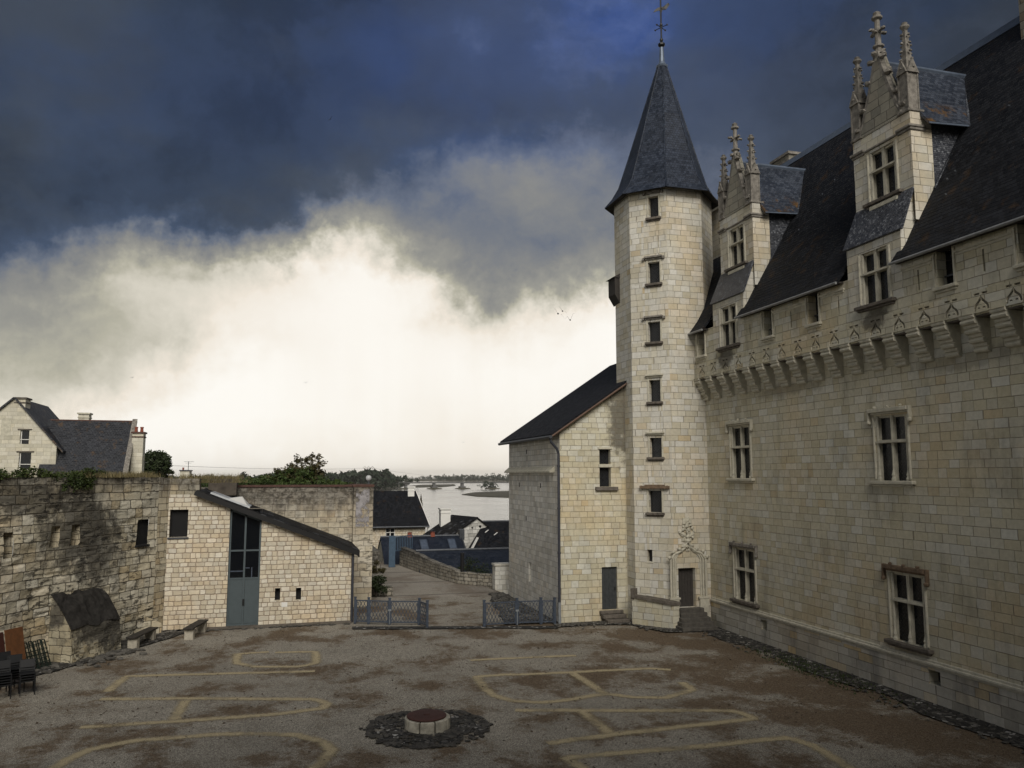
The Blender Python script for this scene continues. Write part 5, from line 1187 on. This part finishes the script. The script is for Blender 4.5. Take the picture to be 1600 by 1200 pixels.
# ---- foliage helpers
def leaves(mb, c, rad, n, s, shell=.5, flat=1.):
    c = V(c)
    for k in range(n):
        d = V((random.gauss(0, 1), random.gauss(0, 1), random.gauss(0, 1))).normalized(); r_ = (shell + (1 - shell) * random.random()) ; p = c + V((d.x * rad[0], d.y * rad[1], d.z * rad[2])) * r_
        a = V((random.gauss(0, 1), random.gauss(0, 1), random.gauss(0, .7 * flat))).normalized(); b_ = a.cross(V((random.gauss(0, 1), random.gauss(0, 1), random.gauss(0, 1)))).normalized(); q = s * random.uniform(.6, 1.4)
        mb.poly([p - a * q, p + b_ * q * .45, p + a * q, p - b_ * q * .45])
def crown(mb, c, rad, clumps, per, s, cs=.4):
    c = V(c)
    for k in range(clumps):
        d = V((random.gauss(0, 1), random.gauss(0, 1), random.gauss(0, .9))).normalized() * random.random() ** .45; p = c + V((d.x * rad[0], d.y * rad[1], d.z * rad[2])); r_ = random.uniform(.5, 1.2) * cs * min(rad); leaves(mb, p, (r_, r_, r_ * .75), per, s, .35)
def limb(mb, a, b_, r0, r1, n=6, j=.1):
    a = V(a); b_ = V(b_); L = (b_ - a).length; mb.tube([a.lerp(b_, k / n) + V((random.gauss(0, j), random.gauss(0, j), 0)) * L * .1 * (0 < k < n) for k in range(n + 1)], [r0 + (r1 - r0) * k / n for k in range(n + 1)], 6)
# cherry bush behind the curtain wall
YB = 51.; tb = thing('bushy_tree', tuple(onY(465, 760, YB)), 'loose leafy bush with thin upright shoots rising behind the brick-topped wall', 'tree')
m = MB(); base = onY(465, 765, YB)
tips = [(495, 714), (478, 716), (455, 723), (505, 738), (432, 735), (415, 745), (485, 728), (465, 730), (445, 742), (500, 722), (470, 719)]
for t in tips: limb(m, base + V((random.uniform(-.4, .4), 0, 0)), onY(t[0], t[1], YB) + V((0, random.uniform(-.6, .6), 0)), .05, .012)
m.build('stems', 'bark', tb)
m = MB()
for t in tips:
    e = onY(t[0], t[1], YB)
    for k in range(22): f = random.uniform(.3, 1.); leaves(m, base.lerp(e, f) + V((random.gauss(0, .2), random.gauss(0, .3), random.gauss(0, .1))), (.22, .25, .2), 14, .10, .2)
m.build('shoot_leaves', 'leaf_red', tb)
m = MB(); crown(m, onY(466, 745, YB), (1.5, 1.0, .6), 90, 46, .085, .5); crown(m, onY(415, 752, YB), (1.7, .8, .35), 40, 40, .08, .6); crown(m, onY(520, 756, YB), (1.6, .8, .22), 30, 34, .08, .8); m.build('crown', 'leaf', tb)
# dark tree behind the houses
tb = thing('dark_tree', tuple(onY(242, 745, 95)), 'dense dark round tree behind the slate roofed cottage chimney', 'tree')
m = MB(); limb(m, onY(242, 765, 95), onY(242, 722, 95), .3, .1); limb(m, onY(242, 745, 95), onY(228, 715, 95), .15, .05); limb(m, onY(242, 745, 95), onY(256, 718, 95), .15, .05); m.build('trunk', 'bark', tb)
m = MB(); crown(m, onY(242, 724, 95), (1.5, 1.6, 1.35), 80, 60, .17, .42); crown(m, onY(232, 736, 95), (1.6, 1.4, .9), 50, 60, .17, .5); crown(m, onY(256, 738, 95), (1., 1., .6), 30, 50, .15, .5); m.build('crown', 'leaf_dark', tb)
# ivy and weeds on the rampart top
iv = thing('ivy_bush', tuple(fr(2, 7.2, -.5)), 'green ivy and bramble bush hanging over the rampart top below the gabled house', 'plant')
m = MB()
for k in range(120):
    u = random.uniform(-8, 4.6); leaves(m, fr(u, 7.2 + random.uniform(-.05, .22 + .12 * sin(u * 1.9)), random.uniform(-.9, .05)), (.3, .3, .17), 60, .065, .2)
for k in range(26): leaves(m, fr(random.gauss(3.2, .5), 7.05 + random.uniform(-.25, .1), .1), (.18, .15, .2), 40, .06, .2)
m.build('leaves', 'leaf_ivy', iv)
m = MB()
for k in range(14): u = random.uniform(-7, 4.5); limb(m, fr(u, 7.15, -.5), fr(u + random.uniform(-.6, .6), 7.5, random.uniform(-.6, 0)), .015, .006)
m.build('stems', 'bark', iv)
m = MB()
def tuft(mb, c, n, h_, s=.012):
    c = V(c)
    for k in range(n):
        p = c + V((random.gauss(0, .25), random.gauss(0, .25), 0)); e = p + V((random.gauss(0, .35) * h_, random.gauss(0, .35) * h_, h_ * random.uniform(.5, 1.2))); d = V((random.gauss(0, 1), random.gauss(0, 1), 0)).normalized() * s; mb.poly([p - d, p + d, e])
for k in range(90): u = random.uniform(3.5, LR); tuft(m, fr(u, 7.18, random.uniform(-1., .0)), 22, .28)
for k in range(60): tuft(m, (random.uniform(-5.3, -2.2), random.uniform(42, 47), 7.1 if random.random() < .6 else 6.9), 22, .3)
for k in range(70): u = random.uniform(-2, LR); tuft(m, fr(u, 6.95, random.uniform(-3.5, -1.)), 26, .5)
tag(m.build('dry_grass', 'dry', recalc=False), 'dry straw coloured grass along the rampart and wall tops', 'grass', kind='stuff')
m = MB()
for k in range(150):
    x = random.uniform(-5, 3.3); y = random.uniform(48, 60); leaves(m, (x, y, 6.6 - (y - 48) * .02 + random.uniform(0, .5) * (.4 + .6 * abs(sin(x * 1.1)))), (.5, .5, .3), 50, .09, .2)
tag(m.build('terrace_shrubs', 'leaf', recalc=False), 'green undergrowth covering the ground behind the brick topped wall', 'shrubs', kind='stuff')
def shrub(name, c, rad, mat, label, n=30):
    t = thing(name, tuple(c), label, 'shrub'); m = MB(); crown(m, V(c) + V((0, 0, rad[2] * .8)), rad, n, 60, .07, .5); m.build('leaves', mat, t)
    m = MB()
    for k in range(5): limb(m, V(c), V(c) + V((random.uniform(-1, 1) * rad[0], random.uniform(-1, 1) * rad[1], rad[2] * 1.5)), .03, .01)
    m.build('stems', 'bark', t)
shrub('wall_shrub', (5.45, 49.6, 0), (.62, .9, .75), 'leaf_dark', 'dark green shrub at the foot of the gate pillar on the lane', 34)
shrub('lane_bramble', (6.35, 57.5, 0), (.5, .9, 1.0), 'leaf_red', 'straggly bramble on the lane edge beyond the gate pillar', 16)
shrub('garden_bush', tuple(onY(740, 895, 57.) + V((0, 0, -1.0))), (1.05, .9, 1.25), 'leaf_dark', 'dark bush growing behind the tall black post against blue slates', 46)
q = MB(); q.box(5.0, 6.6, 58.5, 66, -.1, 1.9); q.box(4.9, 6.5, 50, 58.5, -.1, .5); tag(q.build('lane_wall', 'lowwall', at=(5.8, 60, 0)), 'rough retaining wall on the lane side beyond the gate pillar', 'wall')
# ------------------------------------------------------------------ HOUSES BY THE RIVER
def pots(xyz, parent, n=2):
    for k in range(n): m = MB(); m.lathe((xyz[0] + .45 * k, xyz[1], xyz[2]), [(.15, 0), (.12, .35), (.16, .45), (.13, .5)], 8); m.build('chimney_pot', 'redpot', parent)
hA = thing('river_house', (11, 86, -5), 'stone house with a tall dark slate roof and white window at the lane end', 'house')
x0, x1 = 3., 14.9; yf, yr = 86., 89.2; ez, rz2 = 1.92, 5.42
fA = Frame((0, yf, 0), (1, 0, 0), (0, -1, 0)); WA = (10.3, 11.3, .5, 1.72)
m = MB(); wall(m, fA, [(x0, -5), (x1 - .35, -5), (x1 - .35, ez), (x0, ez)], [WA], .2); m.poly([(x1 - .35, yf, -5), (x1 - .35, yf + 6.4, -5), (x1 - .35, yf + 6.4, ez), (x1 - .35, yr, rz2 - .1), (x1 - .35, yf, ez)]); m.build('wall', 'rubble', hA)
m = MB(); xr = 13.95
m.hexa([(x0, yf - .4, ez - .1), (x1, yf - .4, ez - .1), (xr, yr, rz2), (x0, yr, rz2), (x0, yf - .4, ez + .05), (x1, yf - .4, ez + .05), (xr, yr, rz2 + .12), (x0, yr, rz2 + .12)])
m.hexa([(x0, yr, rz2), (xr, yr, rz2), (x1, yf + 6.6, ez), (x0, yf + 6.6, ez), (x0, yr, rz2 + .12), (xr, yr, rz2 + .12), (x1, yf + 6.6, ez + .1), (x0, yf + 6.6, ez + .1)]); r = m.build('roof', 'slate', hA)
m = MB(); m.tube([(x0, yf - .45, ez - .1), (x1, yf - .45, ez - .1)], .09, 6); m.build('gutter', 'gutter', r)
m = MB(); m.bar((x1 + .03, yf - .4, ez), (xr + .03, yr, rz2 + .08), .08); m.build('verge', 'white', r)
chim(13.0, 13.7, 88.6, 89.8, 4.6, 5.9, hA, 'white', 'white')
m = MB(); m.box(8.7, 9.3, 87.3, 87.45, 3.65, 3.95); m.build('roof_light', 'white', r) if False else None
m = MB(); fA.box(m, WA[0], WA[1], WA[2], WA[3], -.2, -.15); wn = m.build('window', 'glass', hA); m = MB()
for x in (WA[0], (WA[0] + WA[1]) / 2 - .04, WA[1] - .08): fA.box(m, x, x + .08, WA[2], WA[3], -.14, -.08)
for z in (WA[2], 1.2, WA[3] - .08): fA.box(m, WA[0], WA[1], z, z + .07, -.13, -.09)
m.build('window_frame', 'white', wn); m = MB(); m.bar((x1 - .1, yf - .4, ez - .1), (x1 - .3, yf + .1, .9), .1); m.build('downpipe', 'white', hA)
m = MB()
for k in range(9): m.blob((10.1 + .16 * k, yf - .25, .42), .13)
m.build('flower_box', 'redpot', hA)
hB = thing('gable_house', (16, 77, -5), 'house with rough white gable and long dark roof, a tall white chimney behind', 'house')
A1 = onY(745, 810, 75); A2 = onY(706, 806.5, 80); dv = (A2 - A1); dv.z = 0; LB = dv.length; dv.normalize(); nv = V((dv.y, -dv.x, 0))
if nv.x > 0: nv = -nv
zr = A1.z; rp = lambda s, w_, z: V((A1.x, A1.y, 0)) + dv * s + nv * w_ + V((0, 0, z))
m = MB()
for s in (-.15,):
    m.hexa([rp(s, 0, zr), rp(LB, 0, zr), rp(LB, 7, zr - 4.1), rp(s, 7, zr - 4.1)] + [p + V((0, 0, .14)) for p in (rp(s, 0, zr), rp(LB, 0, zr), rp(LB, 7, zr - 4.1), rp(s, 7, zr - 4.1))])
    m.hexa([rp(s, 0, zr), rp(LB, 0, zr), rp(LB, -4, zr - 2.9), rp(s, -4, zr - 2.9)] + [p + V((0, 0, .14)) for p in (rp(s, 0, zr), rp(LB, 0, zr), rp(LB, -4, zr - 2.9), rp(s, -4, zr - 2.9))])
m.build('roof', 'slate_ob', hB)
m = MB(); m.poly([rp(0, 6.6, -6), rp(0, -3.8, -6), rp(0, -3.8, zr - 2.8), rp(0, 0, zr), rp(0, 6.6, zr - 3.9)]); m.poly([rp(LB, 6.6, -6), rp(LB, -3.8, -6), rp(LB, -3.8, zr - 2.8), rp(LB, 0, zr), rp(LB, 6.6, zr - 3.9)])
m.poly([rp(0, 6.6, -6), rp(LB, 6.6, -6), rp(LB, 6.6, zr - 3.9), rp(0, 6.6, zr - 3.9)]); m.build('gable_wall', blocks('white_gable', .3, .6, .02, [(0, (.42, .41, .38)), (1, (.6, .59, .56))], (.12, .115, .11), warp=.1, stain=.3), hB)
m = MB(); q = rp(-.02, -.35, zr - .75); m.blob(q, .17, (1, .5, .8)); q = rp(-.02, .5, zr - .85); m.blob(q, .12, (1, .5, .8)); m.build('vent_hole', 'dark_void', hB)
ch = onY(695, 812, 78.5); chim(ch.x - .45, ch.x + .5, 78.2, 79.2, 0, onY(695, 796, 78.5).z, hB, 'white', 'white')
def ridge_house(name, label, xa, xb, yr_, zr_, run, drop, mat, hip=(0, 0)):
    h = thing(name, ((xa + xb) / 2, yr_, -5), label, 'house'); m = MB()
    for s in (-1, 1):
        T = [V((xa - hip[0], yr_ + s * run, zr_ - drop)), V((xb + hip[1], yr_ + s * run, zr_ - drop)), V((xb, yr_, zr_)), V((xa, yr_, zr_))]; m.hexa(T + [p + V((0, 0, .12)) for p in T])
    if hip[0]: m.poly([(xa - hip[0], yr_ - run, zr_ - drop + .12), (xa - hip[0], yr_ + run, zr_ - drop + .12), (xa, yr_, zr_ + .12)])
    r = m.build('roof', mat, h); m = MB(); m.tube([(xa, yr_, zr_ + .12), (xb, yr_, zr_ + .12)], .1, 6); m.build('ridge', 'gutter', r)
    m = MB(); m.box(xa - hip[0] + .2, xb + hip[1] - .2, yr_ - run + .4, yr_ + run - .4, -7, zr_ - drop + .05)
    if not hip[0]:
        for x in (xa + .05, xb - .05): m.poly([(x, yr_ - run, zr_ - drop), (x, yr_ + run, zr_ - drop), (x, yr_, zr_)])
    m.build('wall', 'house_stone', h); return h, r
hC, rC = ridge_house('slate_house', 'low house with dark blue slate roof and two skylights behind the blue gate', 8.0, 15.1, 70.5, 1.85, 5.0, 3.0, 'slate_blue')
for px in (663, 707):
    p = onY(px, 845, 69.2); m = MB(); z = lambda y: 1.85 - .6 * abs(y - 70.5) + .2
    m.hexa([(p.x - .34, 68.6, z(68.6)), (p.x + .34, 68.6, z(68.6)), (p.x + .34, 69.9, z(69.9)), (p.x - .34, 69.9, z(69.9))] + [(p.x - .34, 68.6, z(68.6) + .06), (p.x + .34, 68.6, z(68.6) + .06), (p.x + .34, 69.9, z(69.9) + .06), (p.x - .34, 69.9, z(69.9) + .06)])
    sk = m.build('skylight', 'blue_metal', rC); m = MB(); m.poly([(p.x - .27, 68.72, z(68.72) + .07), (p.x + .27, 68.72, z(68.72) + .07), (p.x + .27, 69.78, z(69.78) + .07), (p.x - .27, 69.78, z(69.78) + .07)]); m.build('glass', 'lead', sk)
m = MB(); m.bar((15.12, 65.5, -1.0), (15.12, 70.5, 2.02), .12); m.build('verge', 'gutter', rC)
m = MB(); m.box(14.9, 15.35, 70.1, 70.8, 1.6, 2.5); m.build('chimney', 'gutter', hC)
for px in (640, 676):
    p = onY(px, 837, 70.5); m = MB(); m.lathe((p.x, 70.5, 1.9), [(.24, 0), (.18, .35), (.22, .42)], 8); m.build('chimney_pot', 'redpot', hC)
hE, rE = ridge_house('slate_house', 'nearest long low dark blue slate roof just over the lane wall', 9.9, 24, 62.8, 1.32, 6.0, 4.6, 'slate_blue')
hD, rD = ridge_house('slate_house', 'dark hipped slate roof right of the white gable, beside the lean-to', 18.4, 30, 76., 2.72, 6.5, 4.6, 'slate', (3.2, 0))
for px, py in ((758, 832), (772, 836)):
    p = onY(px, py, 73.2); m = MB(); m.bar((p.x, 73.2, p.z), (p.x + .35, 73.35, p.z + .22), .1, .05); m.build('roof_hook', 'white', rD)
m = MB(); p = onY(742, 849, 71); m.bar((p.x - .3, 71, p.z - .5), (p.x + .3, 71.2, p.z + .5), .25, .1); m.build('roof_window', 'white', rD)
# ------------------------------------------------------------------ HOUSES ABOVE THE RAMPART
hG = thing('gabled_house', (-22, 75, 5), 'pale stone gabled house with two dark windows above the rampart', 'house')
fg = Frame((0, 75, 0), (1, 0, 0), (0, -1, 0)); Wg = [(-21.37, -20.7, 9.85, 11.0), (-21.35, -20.45, 7.8, 9.15), (-24.4, -23.5, 7.8, 9.15)]
m = MB(); wall(m, fg, [(-26.5, 4), (-18.6, 4), (-18.6, 9.75), (-21.95, 13.6), (-26.5, 9.2)], Wg, .25); m.poly([(-18.6, 75, 4), (-18.6, 84, 4), (-18.6, 84, 9.75), (-18.6, 75, 9.75)]); m.build('wall', 'house_stone', hG)
m = MB(); T = [V((-21.95, 74.8, 13.62)), V((-21.95, 84.5, 13.62)), V((-18.1, 84.5, 9.15)), V((-18.1, 74.8, 9.15))]; m.hexa(T + [p + V((.06, 0, .12)) for p in T]); T = [V((-21.95, 74.8, 13.62)), V((-21.95, 84.5, 13.62)), V((-27, 84.5, 8.7)), V((-27, 74.8, 8.7))]; m.hexa(T + [p + V((-.06, 0, .12)) for p in T])
m.build('roof', 'slate_old', hG)
chim(-21.95, -21.15, 75.02, 76.4, 12.0, 13.6, hG, 'house_stone', 'sill_dark')
for i, h in enumerate(Wg):
    q = MB(); fg.box(q, h[0] - .2, h[1] + .2, h[3] + .02, h[3] + .12, -.02, .06); wn = q.build('window', 'sill_dark', hG); glasspane(fg, h, .18, wn, 'glass')
    q = MB(); fg.box(q, h[0] - .03, h[1] + .03, h[2] + .35, h[2] + .4, -.1, -.06); fg.box(q, h[0] + .04, h[0] + .1, h[2], h[3], -.16, -.12); q.build('rail', 'white', wn)
q = MB(); fg.box(q, -22.8, -22.1, 10.5, 12.0, -.0, .02); q.build('blocked_window', 'trim', hG)
hH = thing('slate_cottage', (-16, 80, 5), 'cottage with broad mottled slate roof and end-gable chimney above the rampart', 'cottage')
m = MB(); yb = 77.5; T = [V((-19.8, 74.5, 7.2)), V((-13.2, 74.5, 7.2)), V((-13.2, yb, 11.9)), V((-19.8, yb, 11.9))]; m.hexa(T + [p + V((0, -.05, .12)) for p in T]); T = [V((-19.8, 81, 7.4)), V((-13.2, 81, 7.4)), V((-13.2, yb, 11.9)), V((-19.8, yb, 11.9))]; m.hexa(T + [p + V((0, .05, .12)) for p in T]); r = m.build('roof', 'slate_old', hH)
q = MB(); q.tube([(-19.8, yb, 12.02), (-13.2, yb, 12.02)], .09, 6); q.build('ridge_tiles', 'redbrick', r)
m = MB(); m.poly([(-13.1, 74.6, 4), (-13.1, 80.9, 4), (-13.1, 80.9, 7.5), (-13.1, yb, 11.9), (-13.1, 74.6, 7.3)]); m.box(-19.6, -13.15, 74.9, 80.6, 4, 7.3); m.build('wall', 'house_stone', hH)
q = MB(); q.hexa([(-13.3, 74.3, 7.2), (-12.9, 74.3, 7.2), (-12.9, yb, 11.95), (-13.3, yb, 11.95), (-13.3, 74.3, 7.5), (-12.9, 74.3, 7.5), (-12.9, yb, 12.25), (-13.3, yb, 12.25)]); q.build('gable_coping', 'carved_grey', hH)
chim(-13.0, -12.1, 76.0, 77.2, 4, 10.9, hH, 'house_stone', 'redbrick'); pots((-12.8, 76.6, 11.0), hH, 2)
chim(-18.7, -17.8, 82.0, 83, 9, 12.9, hH, 'house_stone', 'trim')
hI = thing('back_roof', (-19, 86, 6), 'dark roof with small red chimney pot rising behind the gabled house', 'house')
m = MB(); T = [onY(34, 632, 86), onY(98, 668, 86), onY(98, 690, 86), onY(34, 690, 86)]; T2 = [p + V((0, 5, 0)) for p in T]; m.hexa(T + T2); m.build('roof', 'slate_old', hI); p = onY(52, 645, 87); m = MB(); m.lathe(p, [(.32, -.5), (.3, .25), (.2, .35), (.2, .7), (.26, .8)], 8); m.build('chimney_pot', 'redpot', hI)
p = onY(75, 0, 86)
hJ = thing('distant_house', tuple(onY(288, 760, 120)), 'tiny flat-topped pale house with a television aerial behind the wall', 'house')
m = MB(); a = onY(280, 760, 120); b_ = onY(296, 736, 120); m.box(a.x, b_.x, 120, 123, a.z - 4, b_.z); m.build('wall', 'house_stone', hJ); m = MB(); m.box(a.x - .1, b_.x + .1, 119.9, 123.1, b_.z, b_.z + .15); m.build('roof', 'slate_old', hJ)
m = MB(); c = onY(294, 736, 120); m.tube([c, c + V((0, 0, 1.35))], .04, 5); m.bar(c + V((-.6, 0, 1.3)), c + V((.7, 0, 1.3)), .04); m.bar(c + V((-.4, 0, 1.1)), c + V((.4, 0, 1.1)), .03); m.build('aerial', 'gutter', hJ); m = MB(); m.lathe((a.x + .3, 121, b_.z), [(.12, 0), (.12, .5)], 6); m.build('chimney_pot', 'redpot', hJ)
# ------------------------------------------------------------------ RIVER SCENERY
def water_pt(px, py): return onG(px, py, -10)
def bank(name, pts, z, label=None):
    m = MB(); P = [water_pt(*p) for p in pts]; m.prism([V((p.x, p.y, -10.5)) for p in P], (0, 0, .5 + z)); return tag(m.build(name, 'bank', recalc=True), kind='structure')
bank('sand_bar', [(722, 773), (740, 770), (775, 768.5), (830, 766), (830, 779), (790, 777.5), (745, 776)], .5)
bank('sand_bank', [(632, 760), (660, 757.6), (710, 756.8), (712, 759.2), (690, 761.4), (650, 761.8)], .4)
bank('far_bank', [(300, 752.2), (900, 752.2), (1300, 752.2), (1300, 748), (300, 748)], 1.)
bank('near_bank', [(-300, 782), (330, 776), (560, 771), (598, 768.5), (634, 759), (640, 756.5), (300, 757), (-300, 757)], .8)
def wood(name, pts, hgt, per, s, label, jit=1.0):
    """a far wood read as one mass: many clumps along its edge"""
    m = MB()
    for (px, py, hp, n) in pts:
        b_ = water_pt(px, py); D = b_.y; H = hp / F * D * 1.03
        for k in range(n):
            c = b_ + V((random.gauss(0, 8) * jit, random.uniform(0, 60) * jit, H * random.uniform(.25, .84))); r_ = H * random.uniform(.14, .26); leaves(m, c, (r_ * 1.15, r_ * 1.15, r_), per, s * H / 18, .45)
    return tag(m.build(name, 'farwood', recalc=False), label, 'wood', kind='stuff')
pts = []
for px in range(-60, 640, 7):
    py = 776 - max(0, px - 330) * .028 if px < 598 else 768.5 - (px - 598) * .24
    base_top = 747 if px < 380 else 741 + 2.2 * sin(px * .05) + (3.5 * max(0, (px - 590)) / 45) - (4 if 500 < px < 600 else 0) + random.uniform(-1, 1)
    pts.append((px, py, py - base_top, 12))
wood('riverside_wood', pts, 20, 26, 2.2, 'dark riverside wood on the near bank left of the water')
pts = [(px, 752.2, 8.5 + 2.5 * sin(px * .13) + random.uniform(-1.5, 2.), 14) for px in range(694, 830, 4)]
wood('far_shore_wood', pts, 20, 20, 1.8, 'dark wood on the far shore right of the pale trees', 1.6)
pts = [(px, 749.8, 5 + 2.2 * sin(px * .2) + random.uniform(-1., 1.5), 10) for px in range(645, 706, 4)]
wood('hazy_wood', pts, 20, 18, 1.8, 'pale hazy trees on the most distant shore behind the bridge', 2.)
wood('islet_wood', [(762, 764.5, 8, 10), (768, 764.5, 14, 12), (774, 764.5, 9, 10)], 10, 24, 1.8, 'dark clump of trees on an islet by the bridge', .5)
br = thing('river_bridge', tuple(water_pt(678, 764)), 'long low bridge on slender piers crossing the distant river', 'bridge')
m = MB(); YBR = water_pt(678, 764).y; a = onY(560, 754.6, YBR); b_ = onY(960, 753.2, YBR); m.bar(a, b_, 8, 1.6); m.build('deck', 'concrete', br)
for px in (634, 678, 722, 768, 812):
    p = onY(px, 757, YBR); m = MB(); m.box(p.x - 1.6, p.x + 1.6, YBR - 3, YBR + 3, -10.2, onY(px, 753.6, YBR).z); m.box(p.x - 3.4, p.x + 3.4, YBR - 6, YBR + 6, -10.2, -6.8 if px != 634 else -9); m.build('pier', 'concrete', br)
    m = MB(); m.lathe((p.x, YBR - 4, -10.1), [(11, 0), (8.5, 1.1), (4, 1.6)], 10, 0, 1, .6); m.build('pier_islet', 'bank', br)
py_ = thing('power_pylon', tuple(onY(575, 750, 1700)), 'distant double power pylon above the riverside wood', 'pylon')
m = MB(); g = lambda px, py: onY(px, py, 1700)
for x in (569, 574, 578.5, 583): m.bar(g(x, 748), g(x + (0.4 if x < 576 else -.4), 731), .75)
m.bar(g(566, 731.5), g(586, 731.5), .75)
for x in (570, 576, 582): m.bar(g(x - 2, 731), g(x, 728.4), .5); m.bar(g(x, 728.4), g(x + 2, 731), .5)
m.build('lattice_towers', 'pylon', py_)
def wire(px0, py0, D0, px1, py1, D1, sag):
    a = onY(px0, py0, D0); b_ = onY(px1, py1, D1); m.tube([a.lerp(b_, k / 16) - V((0, 0, sag * 4 * (k / 16) * (1 - k / 16))) for k in range(17)], .16, 4)
m = MB(); wire(568, 731.5, 1700, 255, 727, 900, 3); wire(584, 731.5, 1700, 720, 744, 2600, 6); m.build('cable', 'pylon', py_)
# ------------------------------------------------------------------ BIRDS
def bird(px, py, D, span_, roll, mat, label, name='gull', up=.25):
    c = onY(px, py, D); t = thing(name, tuple(c), label, 'bird', None if name == 'pigeon' else 'birds in the sky'); s = span_ * .72; ax = V((cos(roll) * RT.x, cos(roll) * RT.y, sin(roll))); fw_ = V((-ax.y, ax.x, .15)).normalized()
    m = MB(); m.tube([c - fw_ * s * .45, c - fw_ * s * .2, c + fw_ * s * .1, c + fw_ * s * .3, c + fw_ * s * .42], [s * .03, s * .09, s * .12, s * .08, s * .02], 6); m.build('body', mat, t)
    for sg in (-1, 1):
        m = MB(); a = c + ax * sg * s * .08; b_ = c + ax * sg * s * .5 + V((0, 0, up * s)); e = c + ax * sg * s + V((0, 0, up * s * .6)) - fw_ * s * .12; w_ = fw_ * s * .13; z = V((0, 0, s * .02))
        m.poly([a - w_, b_ - w_ * .8, b_ + w_ * .9, a + w_]); m.poly([b_ - w_ * .8, e - w_ * .1, e + w_ * .2, b_ + w_ * .9]); m.poly([p + z for p in (a - w_, b_ - w_ * .8, b_ + w_ * .9, a + w_)]); m.poly([p + z for p in (b_ - w_ * .8, e - w_ * .1, e + w_ * .2, b_ + w_ * .9)]); m.build('wing', mat, t, recalc=False)
bird(872, 490, 62, .95, -.75, 'birdgrey', 'dark gull gliding with wings tilted, left of the pair near the tower')
bird(891, 500, 64, .8, .5, 'birddark', 'dark gull flapping, the one of the pair nearer the tower', up=.8)
bird(879, 486, 75, 1.0, -.72, 'birdgrey', 'pale gull close behind the gliding gull near the tower')
bird(516, 186, 90, .55, .9, 'birddark', 'tiny bird high up in the dark storm cloud')
bird(207, 590, 110, .45, .2, 'birddark', 'tiny bird low in the yellowish sky above the slate cottage')
bird(478, 598, 95, .5, .35, 'birdgrey', 'tiny pale bird in the bright sky over the bushy tree')
bird(724, 691, 100, .45, .15, 'birddark', 'tiny bird low over the river left of the lean-to roof')
pg = thing('pigeon', (XD + .75, 32.72, 22.33), 'small dark pigeon perched on the ridge of the dormer beside the tower', 'bird')
m = MB(); c = V((XD + .8, 32.5, 22.42)); m.tube([c + V((-.18, 0, -.02)), c + V((-.06, 0, .03)), c + V((.05, 0, .08)), c + V((.12, 0, .2)), c + V((.17, 0, .22))], [.03, .08, .09, .05, .015], 8); m.build('body', 'birddark', pg); m = MB(); m.bar(c + V((0, .02, -.16)), c + V((0, .02, 0)), .015); m.bar(c + V((0, -.02, -.16)), c + V((0, -.02, 0)), .015); m.build('legs', 'redpot', pg)

# ------------------------------------------------------------------ air: the rain haze that pales the far shore
hz = bpy.data.materials.new('rain_haze'); hz.use_nodes = True; hz.node_tree.nodes.clear(); hn = NT(hz.node_tree)
pv = hn.n.new('ShaderNodeVolumePrincipled'); pv.inputs['Color'].default_value = (.93, .9, .85, 1); pv.inputs['Density'].default_value = .00009
ho = hn.n.new('ShaderNodeOutputMaterial'); hn.l.new(pv.outputs[0], ho.inputs['Volume'])
m = MB(); m.box(-5000, 5000, -300, 6300, -14.5, 37); tag(m.build('haze', hz), kind='stuff')
